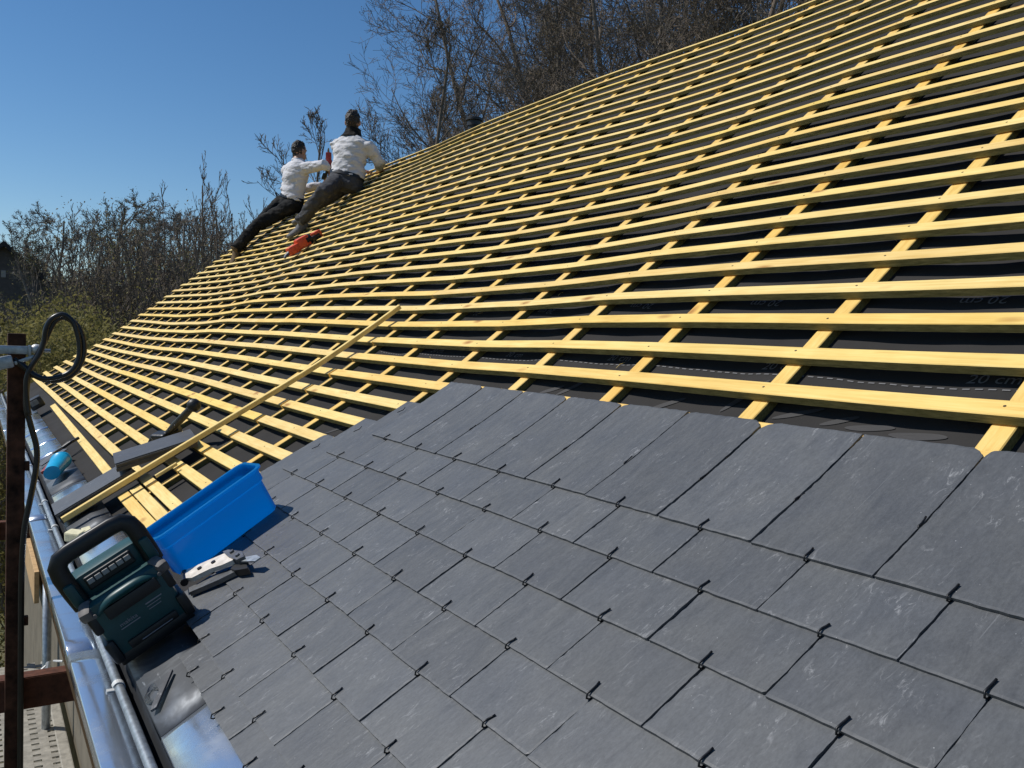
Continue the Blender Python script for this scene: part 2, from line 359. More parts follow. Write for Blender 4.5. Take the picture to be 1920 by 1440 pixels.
    def fuse(s, name, mats, parent, voxel, smooth_it=4, displace=None):
        o = mobj(name, s.v, s.f, mats, None)
        r = o.modifiers.new('r', 'REMESH'); r.mode = 'VOXEL'; r.voxel_size = voxel
        if smooth_it:
            k = o.modifiers.new('s', 'SMOOTH'); k.factor = 0.5; k.iterations = smooth_it
        dg = bpy.context.evaluated_depsgraph_get(); me = bpy.data.meshes.new_from_object(o.evaluated_get(dg))
        old = o.data; o.modifiers.clear(); o.data = me; bpy.data.meshes.remove(old)
        if displace:
            for v in me.vertices: v.co = displace(v.co.copy(), v.normal.copy())
        me.polygons.foreach_set('use_smooth', [True] * len(me.polygons)); me.update()
        if parent is not None: o.parent = parent
        return o
def autosmooth(o, ang=35):
    me = o.data; bm = bmesh.new(); bm.from_mesh(me); lim = math.radians(ang)
    for e in bm.edges:
        e.smooth = not (len(e.link_faces) == 2 and e.calc_face_angle(0) > lim)
    for f in bm.faces: f.smooth = True
    bm.to_mesh(me); bm.free(); return o

# ------------------------------------------------------------------ ground
gm = MB(); gm.add([(-900, -900, -4.0), (900, -900, -4.0), (900, 900, -4.0), (-900, 900, -4.0)], [(0, 1, 2, 3)])
g = gm.build('ground', M['ground']); g['kind'] = 'structure'

# ------------------------------------------------------------------ the roof surface
WU = [-2.6, -1.5, -0.3, 0.22, 0.66, 1.15, 1.65, 2.1, 2.5, 3.0, 3.5, 4.3, 5.1, 5.6, 6.0, 7.0, 7.6, 8.5, 9.7]
WD = [.012, .012, .010, .010, .008, -.007, -.011, -.011, -.004, .004, .012, .012, .011, .000, -.012, -.013, -.013, .002, .022]
def sp(x, k=0.09): return k * math.log1p(math.exp(max(-40, min(40, x / k))))
def wave(u, v):
    a = min(1.0, max(0.0, (v - 1.0) / 0.5)) * (1.0 + 0.15 * max(0, v - 1.5)) 
    left = min(1.0, max(0.0, (u - 2.2) / 1.2)) * min(1.0, max(0.0, (v - 0.2) / 1.0))
    return float(np.interp(u, WU, WD)) * max(a, 0.7 * left)
def surf(u, v):                                       # height of the batten tops
    return -0.018 + 0.13 * sp(v - 1.12) + 0.0115 * max(0.0, v - 2.0) ** 2 + wave(u, v) + 0.006 * (noise.noise(Vector((u * 0.9, v * 0.6, 3.1)))) * min(1, max(0, v - 0.9) * 2)
RAFT = []
for i in range(-4, 5): RAFT.append([-0.25 + 0.47 * i if i < 0 else -0.25 + 0.472 * i for i in (i,)][0])
RAFT = [-2.13, -1.66, -1.19, -0.74, -0.245, 0.225, 0.675, 1.155, 1.64, 2.06]
while RAFT[-1] < VERGE - 0.3: RAFT.append(RAFT[-1] + 0.43 + 0.02 * rnd.random())
RAFT[-1] = VERGE - 0.06
BT = 0.019; CBT = 0.021

house = empty('house', 'pitched roof being re-covered: yellow battens over black membrane, finished grey slates in front', 'house', ROOF.copy())

# membrane
def sag(u, v):
    i = 0
    while i < len(RAFT) - 2 and RAFT[i + 1] < u: i += 1
    a, b = RAFT[i], RAFT[i + 1]; t = min(1, max(0, (u - a) / (b - a)))
    amp = 0.006 + 0.007 * noise.noise(Vector((i * 3.7, v * 1.1, 0.5)))
    s = math.sin(math.pi * t) ** 1.5
    w = 0.0035 * noise.noise(Vector((u * 5, v * 3.5, 9))) + 0.0025 * noise.noise(Vector((u * 14, v * 5, 4)))
    return s * (amp + w)
def memb(u, v): return surf(u, v) - BT - CBT - 0.0008 - sag(u, v)
us = list(np.arange(-2.6, 3.0, 0.035)) + list(np.arange(3.0, VERGE, 0.07)) + [VERGE]
vs = [-0.012, 0.05] + list(np.arange(0.1, 2.4, 0.035)) + list(np.arange(2.4, RIDGE, 0.07)) + [RIDGE]
V = [(v, u, memb(u, v)) for u in us for v in vs]; nv = len(vs)
F = [(i * nv + j, i * nv + j + 1, (i + 1) * nv + j + 1, (i + 1) * nv + j) for i in range(len(us) - 1) for j in range(nv - 1)]
mobj('membrane', V, F, M['membrane'], house, None, True)
# boarding under the membrane, the far slope and the ridge, so that the house is closed
bd = MB()
bd.add([(-0.02, -2.6, -0.30), (-0.02, VERGE, -0.30), (RIDGE, VERGE, 0.20), (RIDGE, -2.6, 0.20), (-0.02, -2.6, -0.34), (-0.02, VERGE, -0.34), (RIDGE, VERGE, 0.16), (RIDGE, -2.6, 0.16)],
       [(0, 1, 2, 3), (7, 6, 5, 4), (0, 4, 5, 1), (1, 5, 6, 2), (2, 6, 7, 3), (3, 7, 4, 0)])
bd.build('roof_deck', M['plank'], house)
rp = RW(RIDGE, 0, surf(3, RIDGE)); 
fs = []
for u in (-2.6, VERGE):
    fs += [WL((rp.x + 0.02, u, rp.z - 0.06)), WL((rp.x + 3.4, u, rp.z - 2.9))]
mobj('far_slope', fs, [(0, 1, 3, 2)], M['roof_dark'], house)

# counter battens (laid up the slope on the rafters)
def strip(path, w, t, side):          # path: list of (centre v,u,top n); side 'y' = width along v, 'x' = width along u
    c = 0.0018; V = []; F = []
    prof = [(-w / 2, -c), (-w / 2 + c, 0), (w / 2 - c, 0), (w / 2, -c), (w / 2, -t), (-w / 2, -t)]
    for (v, u, n) in path:
        for a, z in prof:
            V.append((v + a, u, n + z) if side == 'y' else (v, u + a, n + z))
    k = len(prof)
    for i in range(len(path) - 1):
        for j in range(k): F.append((i * k + j, i * k + (j + 1) % k, (i + 1) * k + (j + 1) % k, (i + 1) * k + j))
    F.append(tuple(range(k))[::-1]); F.append(tuple((len(path) - 1) * k + j for j in range(k)))
    if side == 'y': F = [f[::-1] for f in F]
    return V, F
for i, u in enumerate(RAFT):
    vv = list(np.arange(0.19 if u < 2.2 else 0.290, RIDGE, 0.07)) + [RIDGE + 0.01]
    dr = rnd.uniform(-0.006, 0.006)
    V, F = strip([(v, u + dr * math.sin(v * 1.3 + i), surf(u, v) - BT - 0.0006) for v in vv], 0.041, CBT, 'x')
    mobj('counter_batten', V, F, [M['wood_cb'], M['shaded_side']], house, [1 if (q_ < (len(vv) - 1) * 6 and q_ % 6 in (3, 5)) else 0 for q_ in range(len(F))])

# battens: rows every 122 mm, each row in lengths butted over a rafter
def batten(v0, u0, u1, nails=True, lift=0.0, dv=0.0):
    n = max(2, int((u1 - u0) / 0.07)); ph = rnd.uniform(0, 6)
    path = []
    for i in range(n + 1):
        u = u0 + (u1 - u0) * i / n
        path.append((v0 + dv * i / n + 0.002 * math.sin(u * 1.7 + ph), u, surf(u, v0) + lift))
    V, F = strip(path, 0.0445, BT, 'y'); fm = [0] * len(F)
    if nails:
        for ru in RAFT:
            if u0 < ru < u1 and ru < 4.5:
                cu = ru + rnd.uniform(-0.008, 0.008); cv = v0 + rnd.uniform(-0.006, 0.006); z = surf(cu, v0) + lift; o = len(V)
                for k in range(6): V.append((cv + 0.0028 * math.cos(k * 1.047), cu + 0.0028 * math.sin(k * 1.047), z + 0.0006))
                for k in range(6): V.append((cv + 0.0028 * math.cos(k * 1.047), cu + 0.0028 * math.sin(k * 1.047), z - 0.002))
                F.append(tuple(range(o, o + 6))); fm.append(1)
                for k in range(6): F.append((o + k, o + 6 + k, o + 6 + (k + 1) % 6, o + (k + 1) % 6)); fm.append(1)
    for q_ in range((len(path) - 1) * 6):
        if q_ % 6 in (3, 5): fm[q_] = 2  # up- and down-slope faces get the colour with painted shade
    return mobj('batten', V, F, [M['wood_y'], M['nail'], M['shaded_side']], house, fm)
JU = RAFT[9]
rows = [0.307 + E_ * i for i in range(34)]
for r, v in enumerate(rows):
    end = VERGE + rnd.uniform(-0.03, 0.05)
    if v < 0.70:
        edge = {0: 1.0, 1: 1.0, 2: 1.05, 3: 1.15}.get(r, 1.2)
        batten(v, edge, JU - 0.012); batten(v, JU + 0.010, 6.06); batten(v, 6.064, end)
    elif v < 1.2:
        batten(v, -2.5, JU - 0.012); batten(v, JU + 0.010, 6.06); batten(v, 6.064, end)
    elif v > 4.2:
        batten(v, -2.5, end)
    else:
        j = RAFT[rnd.choice([9, 9, 10, 11, 13])] if r % 2 else RAFT[rnd.choice([8, 9, 12, 14])]
        if v < 1.5: j = RAFT[9]
        batten(v, -2.5, j - 0.0015); batten(v, j + 0.0015, end)
batten(0.205, 1.15, 2.19, False); batten(0.2505, 1.15, 2.17, False)

# slates with their hooks
def hook_mesh(v0, u0, ntop, name, parent, flip=0.0):
    dz = 0.0016
    b = MB(); L = 0.0245 + rnd.uniform(-0.004, 0.005); s = rnd.uniform(-0.004, 0.003)
    b.tube([(v0 + 0.055, u0, ntop - 0.0068), (v0 + 0.012, u0, ntop - 0.0064), (v0 - 0.003, u0, ntop - 0.0056), (v0 - 0.0065, u0 + 0.0008, ntop - 0.001), (v0 - 0.002, u0 + 0.0018, ntop + 0.0036),
            (v0 + 0.006, u0 + 0.0022, ntop + 0.0020), (v0 + L * 0.6, u0 + 0.002 + s * 0.5, ntop + 0.0014), (v0 + L * 0.85, u0 + 0.002 + s, ntop + 0.0016)], 0.0016, 6)
    return b.build(name, M['hook'], parent, True)
def slate(v0, k0, length, tilt=0.0142, hooks=True, chip=None, wid=W_, gapl=0.0015):
    seed = rnd.random() * 100
    u1 = -k0 * W_ - rnd.uniform(0.0004, 0.0012); u0 = -(k0 + 1) * W_ + rnd.choice((0.0008, 0.0026, 0.0034, 0.0042, 0.0052)) + rnd.uniform(-0.0006, 0.0006)
    
    nu, nl = 18, 36; skew = rnd.uniform(-0.0015, 0.0015); dv0 = rnd.uniform(-0.0015, 0.0015); lift = rnd.uniform(0, 0.0008)
    chips = []
    for cu, cv in ((0, 1), (1, 1)):
        if rnd.random() < 0.55: chips.append((cu, cv, rnd.uniform(0.006, 0.020)))
    for cu in (0, 1):
        if rnd.random() < 0.2: chips.append((cu, 0, rnd.uniform(0.003, 0.007)))
    def edge_n(a, b): return noise.noise(Vector((a * 60 + seed, b, seed))) * 0.0011 + noise.noise(Vector((a * 220 + seed, b, seed * 2))) * 0.0007
    top = []; 
    for i in range(nl + 1):
        for j in range(nu + 1):
            a = i / nl; c = j / nu
            if j == 1: c = 0.020
            if j == nu - 1: c = 0.980
            if i == 1: a = 0.014
            if i == nl - 1: a = 0.986
            v = v0 + dv0 + a * length; u = u0 + c * (u1 - u0)
            if i == 0: v += edge_n(u, 1) + skew * (c - .5)
            if i == nl: v += edge_n(u, 2) * 1.6 + skew * (c - .5)
            if j == 0: u += edge_n(v, 3) + 0.0012 * max(0.0, noise.noise(Vector((v * 45 + seed, 7.7, seed))))
            if j == nu: u += edge_n(v, 4)
            for cu, cv, s in chips:
                du = (u - u0) if cu == 0 else (u1 - u); dvv = (v - v0) if cv == 0 else (v0 + length - v)
                q = s - (du + dvv)
                if q > 0:
                    if cv == 1: v -= q * 0.5
                    else: v += q * 0.5
                    u += q * 0.5 if cu == 0 else -q * 0.5
            s_ = v - v0
            n = 0.003 + lift - tilt * s_ / 0.33 + 0.13 * sp(v - 1.12)
            n += 0.0007 * noise.noise(Vector((u * 9 + seed, v * 6, seed)))
            top.append((v, u, n))
    w1 = nu + 1; V = []; F = []
    inner = lambda i, j: 0 < i < nl and 0 < j < nu
    for idx, (v, u, n) in enumerate(top):
        i, j = divmod(idx, w1); V.append((v, u, n - (0.0 if inner(i, j) else 0.0004 + (0.0005 if i == 0 or j == 0 else 0.0022) * max(0.0, noise.noise(Vector((u * 95, v * 95, seed)))))))
    N = len(V); Vb = [(v, u, n - 0.0050) for v, u, n in top]; V += Vb
    for i in range(nl):
        for j in range(nu):
            a = i * w1 + j; F.append((a, a + w1, a + w1 + 1, a + 1)[::-1] if False else (a, a + w1, a + w1 + 1, a + 1))
            F.append((N + a, N + a + 1, N + a + w1 + 1, N + a + w1))
    loop = [j for j in range(nu)] + [i * w1 + nu for i in range(nl)] + [nl * w1 + j for j in range(nu, 0, -1)] + [i * w1 for i in range(nl, 0, -1)]
    for a, b in zip(loop, loop[1:] + loop[:1]): F.append((a, b, N + b, N + a))
    # faces are wound so that tops face out (x up-slope, y along eaves => flip)
    F = [f[::-1] for f in F]
    o = mobj('slate', V, F, M['slate'], house)
    if hooks:
        nt = 0.003 + lift + 0.13 * sp(v0 - 1.12)
        hook_mesh(v0 + dv0, (u0 + u1) / 2, nt, 'slate_hook', o)
    return o
LEFT = {1: -4.5, 2: -5, 3: -5.5, 4: -6, 5: -5.5, 6: -5, 7: -3.5, 8: -2}
RIGHT = {1: 6.5, 2: 7, 3: 6.5, 4: 7, 5: 6.5, 6: 6, 7: 5.5, 8: 4}
first = None
for m_ in range(8, 0, -1):
    k = LEFT[m_]
    while k < RIGHT[m_] - 0.01:
        if m_ == 8: o = slate(0.070, k, 0.30)
        else: o = slate((8 - m_) * E_, k, 0.3225 + rnd.uniform(-0.0015, 0.0015))
        if m_ == 1:                                   # hooks already set in the open joints of the top course
            jv = E_ * 8; ju = -k * W_ + 0.001
            if k > -4.4: hook_mesh(jv, ju, 0.003 - 0.005, 'slate_hook', o)
        k += 1
for hv, hu in ((0.987, 1.028), (0.855, 1.114), (0.732, 1.208)):
    b = MB(); b.tube([(hv - 0.01, hu, 0.004), (hv - 0.004, hu + 0.004, 0.002), (hv + 0.01, hu - 0.002, 0.001), (hv + 0.022, hu + 0.003, 0.003)], 0.0013, 5); b.build('slate_hook', M['hook'], house, True)

# printing on the membrane
def print_text(txt, v, u, ang, h, mt, name):
    cu = bpy.data.curves.new('t', 'FONT'); cu.body = txt; cu.size = h * 1.38; cu.resolution_u = 3
    to = bpy.data.objects.new('t', cu); COL.objects.link(to)
    dg = bpy.context.evaluated_depsgraph_get(); me = bpy.data.meshes.new_from_object(to.evaluated_get(dg)); bpy.data.objects.remove(to)
    bm = bmesh.new(); bm.from_mesh(me); bmesh.ops.triangulate(bm, faces=bm.faces[:])
    bmesh.ops.subdivide_edges(bm, edges=[e for e in bm.edges if e.calc_length() > 0.012], cuts=2, use_grid_fill=True)
    bm.to_mesh(me); bm.free()
    for p in me.vertices:
        x, y = p.co.x * 1.12, p.co.y
        if ang == 0: uu, vv = u - x, v + y            # reads from the eaves
        else: uu, vv = u + x, v - y                   # upside down
        p.co = Vector((vv, uu, memb(uu, vv) + 0.0018))
    me.materials.clear(); me.materials.append(mt)
    return link(bpy.data.objects.new(name, me), house)
for u in (1.55, 0.985, 0.43, -0.135, -0.61, -1.15): print_text('20 cm', 1.394, u, 0, 0.026, M['print'], 'printed_marking')
for u in (-1.6, -1.08, -0.572, -0.01, 0.475, 1.0, 1.53): print_text('20 cm', 1.668, u, 180, 0.027, M['print'], 'printed_marking')
db = MB()
u = -1.9
while u < 2.0:
    db.add([(v_, u_, memb(u_, v_) + 0.0016) for v_, u_ in ((1.376, u), (1.376, u + 0.014), (1.379, u + 0.014), (1.379, u))], [(0, 1, 2, 3)]); u += 0.024
db.build('printed_line', M['print'], house)
def blob(cv, cu, a, b, rot, name='printed_logo'):
    V = []; n = 28; b *= 0.62; a *= 1.1
    V.append((cv, cu, memb(cu, cv) + 0.0017))
    for ring in (0.5, 1.0):
        for k in range(n):
            t = 2 * math.pi * k / n; x, y = ring * a * math.cos(t), ring * b * math.sin(t)
            v_, u_ = cv + x * math.sin(rot) + y * math.cos(rot), cu - x * math.cos(rot) + y * math.sin(rot); V.append((v_, u_, memb(u_, v_) + 0.0017))
    F = [(0, 1 + k, 1 + (k + 1) % n) for k in range(n)] + [(1 + k, 1 + n + k, 1 + n + (k + 1) % n, 1 + (k + 1) % n) for k in range(n)]
    mobj(name, V, F, M['print_faint'], house)
blob(1.262, -0.33, 0.05, 0.012, 0.45); blob(1.250, -0.50, 0.045, 0.014, 0.15); blob(1.258, -0.43, 0.035, 0.012, 0.5); blob(1.242, -0.60, 0.05, 0.016, 0.05); blob(1.245, 0.05, 0.05, 0.014, 0.6)
blob(1.30, -0.16, 0.06, 0.016, 1.1); blob(1.28, 0.45, 0.06, 0.014, 0.9); blob(1.25, 0.53, 0.04, 0.014, 0.5); blob(1.02, 1.0, 0.05, 0.014, 0.7); blob(0.90, 1.45, 0.06, 0.013, 0.8); blob(0.70, 1.58, 0.03, 0.016, 0.1); blob(1.06, 1.3, 0.05, 0.012, 0.9)

# ------------------------------------------------------------------ zinc eaves: flashing, gutter trough, bead, cornice sheet (children of the house, roof-local)
def wsheet(name, prof, y0, y1, m, thick=0.0012, step=0.25, wob=0.0, smooth=False):
    ys = [y0]
    while ys[-1] + step < y1: ys.append(ys[-1] + step)
    ys.append(y1); k = len(prof); V = []; F = []
    for y in ys:
        for i, (x, z) in enumerate(prof):
            V.append(WL((x, y, z + wob * noise.noise(Vector((x * 9, y * 2.1, 1.7))))))
    for a in range(len(ys) - 1):
        for i in range(k - 1): F.append((a * k + i, a * k + i + 1, (a + 1) * k + i + 1, (a + 1) * k + i))
    o = mobj(name, V, F, m, house, None, smooth)
    so_ = o.modifiers.new('thickness', 'SOLIDIFY'); so_.thickness = thick; so_.offset = 0
    return o
BX, BZ = -0.045, -0.052; LX, LZ = -0.121, -0.066
e0 = RW(0.20, 0, -0.0665); e1 = RW(0.068, 0, -0.012 - 0.004); e2 = RW(-0.028, 0, -0.016)
wsheet('gutter_trough', [(e2.x, e2.z - 0.004), (e2.x - 0.002, -0.115), (BX - 0.006, -0.115), (BX - 0.006, BZ)], -2.6, 9.7, M['zinc_stained'])
y = -2.6; i = 0
for y0, y1 in ((-2.6, -0.9), (-0.905, 0.85), (0.845, 2.55), (2.54, 4.3), (4.29, 6.0), (5.99, 7.9), (7.89, 9.7)):
    wsheet('cornice_sheet', [(BX - 0.004, BZ - 0.010 + 0.0016 * (i % 2)), (-0.08, -0.0625 + 0.0016 * (i % 2)), (LX + 0.003, LZ + 0.0016 * (i % 2)), (LX, LZ - 0.002), (LX, LZ - 0.03)], y0, y1, M['zinc'], 0.001, 0.12, 0.0018, True)
    i += 1
for y0, y1, zm_ in ((-2.6, -0.5, 0), (-0.503, 0.215, 0), (0.212, 1.30, 1), (1.297, 1.95, 0), (1.947, 2.55, 1), (2.547, 2.90, 0), (2.897, 3.3, 1), (3.297, 4.0, 1), (3.997, 4.5, 0), (4.497, 5.2, 0), (5.197, 7.0, 0), (6.997, 9.65, 0)):
    wsheet('zinc_flashing', [(RW(0.125, 0, -0.030).x, RW(0.125, 0, -0.030).z + 0.0014 * (i % 2)), (e1.x, e1.z + 0.0014 * (i % 2)), (e2.x, e2.z + 0.0014 * (i % 2)), (e2.x - 0.001, e2.z - 0.008)], y0, y1, M['zinc_stained' if zm_ else 'zinc'], 0.001, 0.1, 0.0012, True); i += 1
gb = MB(); gb.tube([WL((BX + 0.001 * math.sin(y * 2), y, BZ)) for y in np.arange(-2.6, 9.75, 0.15)], 0.0105, 12)
bead = gb.build('gutter_bead', M['galv'], house, True)
for yk in (-1.7, -1.1, -0.5, 0.02, 0.56, 1.12, 1.72, 2.3, 2.86, 3.42, 3.98, 4.55, 5.1, 5.7, 6.3, 6.9, 7.5, 8.1, 8.7, 9.3):
    hb = MB(); ring = []
    for k in range(15):
        t = math.radians(-110 + 20 * k); ring.append((BX + 0.0135 * math.cos(t), BZ + 0.0135 * math.sin(t)))
    V = []; F = []
    for dy in (-0.010, 0.010):
        for x, z in ring: V.append((x, yk + dy, z))
    n = len(ring)
    for dy in (-0.010, 0.010):
        for x, z in ring: V.append((BX + (x - BX) * 0.85, yk + dy, BZ + (z - BZ) * 0.85))
    for k in range(n - 1): F += [(k, k + 1, n + k + 1, n + k), (2 * n + k, 3 * n + k, 3 * n + k + 1, 2 * n + k + 1), (k, 2 * n + k, 2 * n + k + 1, k + 1), (n + k, n + k + 1, 3 * n + k + 1, 3 * n + k)]
    hb.add([WL(p) for p in V], F); hb.box((0, 0, 0), (0.02, 0.014, 0.003)); 
    for q in range(len(hb.v) - 8, len(hb.v)): hb.v[q] = WL(Vector(hb.v[q]) + Vector((BX - 0.014, yk, BZ - 0.006)))
    hb.build('gutter_hook', M['galv_white'], bead)
# facade, its mesh strip under the cornice, far gable
wb = MB()
P = lambda x, y, z: WL((x, y, z))
def wbox(b, x0, x1, y0, y1, z0, z1, mi=0):
    c = [P(x, y, z) for x in (x0, x1) for y in (y0, y1) for z in (z0, z1)]
    b.add(c, [(0, 1, 3, 2), (4, 6, 7, 5), (0, 4, 5, 1), (2, 3, 7, 6), (0, 2, 6, 4), (1, 5, 7, 3)], mi)
wbox(wb, 0.10, 0.42, -2.6, 9.55, -4.0, -0.14); wb.build('front_wall', M['render'], house)
gv = MB(); hx = rp.x; 
gv.prism([(0.1, -4.0), (2 * hx - 0.1, -4.0), (2 * hx - 0.1, -0.3), (hx, rp.z - 0.30), (0.1, -0.15)], 9.2, 9.5, lambda x, z, y: P(x, y, z)); gv.build('gable_wall', M['render'], house)
fb = MB(); wbox(fb, LX + 0.03, 0.10, -2.6, 9.6, -0.128, -0.1255); fb.build('soffit', M['plank'], house)
ms = MB()
for i in range(330):
    y = -0.6 + i * 0.0105
    for d in (-1, 1):
        ms.tube([WL((LX + 0.004, y, -0.094)), WL((LX + 0.0045, y + d * 0.022, -0.134))], 0.0016, 4)
ms.build('mesh_strip', M['mesh_strip'], house)
fc = MB(); wbox(fc, LX + 0.006, LX + 0.02, -2.6, 9.6, -0.14, -0.097); fc.build('fascia', M['mesh_strip'], house)
# vent pipe behind the ridge
vp = RW(4.43, 5.47, 0.425); vb = MB()
vb.loft([((vp.x, vp.y, vp.z + z), (r, 0, 0), (0, r, 0)) for z, r in ((-0.25, 0.055), (0.05, 0.055), (0.052, 0.066), (0.085, 0.066), (0.087, 0.058), (0.10, 0.058), (0.102, 0.078), (0.122, 0.078), (0.128, 0.070))], 20)
vb.v = [WL(p) for p in vb.v]; autosmooth(vb.build('vent_pipe', M['rubber'], house))
# small shavings lie on the membrane and slates
sh = MB()
for i in range(26):
    v, u = rnd.uniform(1.2, 2.4), rnd.uniform(-1.2, 3.0); a = rnd.uniform(0, 6.28); L = rnd.uniform(0.008, 0.022); z = memb(u, v) + 0.003
    sh.tube([(v - L * math.cos(a), u - L * math.sin(a), z), (v, u, z + rnd.uniform(0.001, 0.004)), (v + L * math.cos(a), u + L * math.sin(a), z + 0.001)], 0.0007, 4)
tag(sh.build('wood_shavings', M['wood_x']), 'thin pale wood shavings scattered on the black membrane between battens', 'shavings', None, 'stuff').matrix_world = ROOF.copy()

# ------------------------------------------------------------------ things on the roof
def at(v, u, n, rz=0.0, rx=0.0, ry=0.0):
    return ROOF @ Matrix.Translation((v, u, n)) @ Matrix.Rotation(rz, 4, 'Z') @ Matrix.Rotation(ry, 4, 'Y') @ Matrix.Rotation(rx, 4, 'X')

# jobsite radio (front looks along -y)
radio = empty('jobsite_radio', 'teal and black jobsite radio with carrying handle standing on the gutter edge', 'radio', at(0.055, 0.575, 0.002))
b = MB()
b.box((0, 0.085, 0.086), (0.178, 0.150, 0.150), 0.016)
b.box((0, 0.120, 0.180), (0.150, 0.075, 0.070), 0.012)
b.build('body', M['teal'], radio); autosmooth(radio.children[-1], 30)
b = MB(); b.loft([((x, 0.012 + 0.010 * abs(x / 0.07) ** 2, 0.152 - 0.016 * abs(x / 0.07) ** 3), (0, 0.016, 0), (0, 0, 0.010)) for x in np.linspace(-0.072, 0.072, 11)], 12); autosmooth(b.build('front_ridge', M['teal'], radio))
b = MB(); b.box((0.004, 0.006, 0.125), (0.125, 0.010, 0.030), 0.0045); autosmooth(b.build('display_bezel', M['black_plastic'], radio))
b = MB(); b.box((-0.002, 0.083, 0.189), (0.112, 0.018, 0.034), 0.004); p_ = b.build('control_panel', M['black_plastic'], radio)
for k in range(6):
    b = MB(); b.box((-0.046 + k * 0.0175, 0.073, 0.193), (0.0145, 0.006, 0.012), 0.0015); b.build('button', M['button'], p_)
# handle: arch over the top
b = MB(); hp = []
for x, z in ((-0.088, 0.150), (-0.090, 0.19), (-0.090, 0.235), (-0.086, 0.258), (-0.072, 0.272), (-0.05, 0.2755), (0, 0.2755), (0.05, 0.2755), (0.072, 0.272), (0.086, 0.258), (0.090, 0.235), (0.090, 0.19), (0.088, 0.150)): hp.append((x, 0.075, z))
V = []; b.tube(hp, [(0.0125, 0.021)] * len(hp), 12)
autosmooth(b.build('handle', M['black_plastic'], radio), 50)
for sx in (-1, 1):
    b = MB(); b.box((sx * 0.0905, 0.075, 0.187), (0.024, 0.046, 0.06), 0.008); autosmooth(b.build('handle_mount', M['teal'], radio))
    b = MB(); b.box((sx * 0.087, 0.030, 0.149), (0.030, 0.050, 0.030), 0.011, Euler((0.3, 0, sx * 0.3))); autosmooth(b.build('corner_bumper', M['grey_plastic'], radio))
    b = MB(); b.box((sx * 0.088, 0.050, 0.115), (0.022, 0.080, 0.050), 0.008); b.box((sx * 0.088, 0.050, 0.040), (0.024, 0.10, 0.06), 0.010); autosmooth(b.build('side_bumper', M['black_plastic'], radio))
b = MB(); b.box((0, 0.085, 0.012), (0.184, 0.150, 0.030), 0.008); b.box((0.004, 0.010, 0.034), (0.118, 0.014, 0.020), 0.004); autosmooth(b.build('base', M['black_plastic'], radio))
b = MB(); b.box((0.01, 0.0028, 0.030), (0.075, 0.002, 0.0018)); b.build('battery_slot', M['letter'], radio)
def flat_text(txt, h, parent, mtx, mt, name, sx=1.0):
    cu = bpy.data.curves.new('t', 'FONT'); cu.body = txt; cu.size = h * 1.38; cu.extrude = 0.0004; cu.resolution_u = 3; cu.align_x = 'CENTER'
    to = bpy.data.objects.new('t', cu); COL.objects.link(to)
    dg = bpy.context.evaluated_depsgraph_get(); me = bpy.data.meshes.new_from_object(to.evaluated_get(dg)); bpy.data.objects.remove(to)
    for p in me.vertices: p.co = mtx @ Vector((p.co.x * sx, p.co.y, p.co.z))
    me.materials.clear(); me.materials.append(mt)
    return link(bpy.data.objects.new(name, me), parent)
FT = lambda x, z: Matrix.Translation((x, 0.0092, z)) @ Matrix.Rotation(math.pi / 2, 4, 'X')
flat_text('makita', 0.0095, radio, FT(-0.028, 0.081), M['letter'], 'brand_lettering', 1.2)
b = MB(); b.box((-0.028, 0.0092, 0.0755), (0.046, 0.0008, 0.0022)); b.build('brand_underline', M['letter'], radio)
b = MB()
for q, (w, dx) in enumerate(((0.040, 0), (0.034, -.003), (0.030, -.004))): b.box((0.038 + dx, 0.0092, 0.094 - q * 0.0075), (w, 0.0008, 0.0028 if q == 0 else 0.0016))
b.build('model_plate', M['letter'], radio)
for sx in (-1, 1):
    b = MB(); b.tube([(sx * 0.078, 0.002, 0.138), (sx * 0.078, 0.012, 0.138)], 0.0045, 10); b.build('screw', M['grey_plastic'], radio)

# blue bin
bin_ = empty('plastic_bin', 'long translucent blue plastic bin standing on the slates behind the teal radio', 'bin', at(0.325, 0.915, 0.0065, math.radians(9.5)))
def rrect(hx, hy, r, n=5):
    out = []
    for cx, cy, a0 in ((hx - r, hy - r, 0), (-hx + r, hy - r, 90), (-hx + r, -hy + r, 180), (hx - r, -hy + r, 270)):
        for k in range(n + 1):
            a = math.radians(a0 + 90 * k / n); out.append((cx + r * math.cos(a), cy + r * math.sin(a)))
    return out
b = MB()
levels = [(0.150, 0.048, 0.018, 0.0), (0.155, 0.053, 0.022, 0.006), (0.158, 0.056, 0.024, 0.10), (0.163, 0.062, 0.026, 0.104), (0.164, 0.063, 0.026, 0.136), (0.172, 0.071, 0.028, 0.140), (0.1725, 0.0715, 0.028, 0.146),
          (0.163, 0.061, 0.024, 0.146), (0.161, 0.060, 0.024, 0.106), (0.1555, 0.0535, 0.022, 0.1015), (0.1525, 0.0505, 0.020, 0.008), (0.148, 0.046, 0.017, 0.0025)]
k = 24
for hx_, hy_, r_, z_ in levels: b.v += [Vector((x, y, z_ * 0.945)) for x, y in rrect(hx_, hy_, r_)]
for i in range(len(levels) - 1):
    for j in range(k): b.f.append((i * k + j, i * k + (j + 1) % k, (i + 1) * k + (j + 1) % k, (i + 1) * k + j)); b.m.append(0)
b.f.append(tuple(range(k))[::-1]); b.f.append(tuple((len(levels) - 1) * k + j for j in range(k))); b.m += [0, 0]
autosmooth(b.build('tub', M['blue'], bin_), 40)

# slate cutter
cut = empty('slate_cutter', 'slate cutter with chipped white handle lying on slates beside the radio', 'cutting tool', at(0.165, 0.755, 0.004, math.radians(-55)))
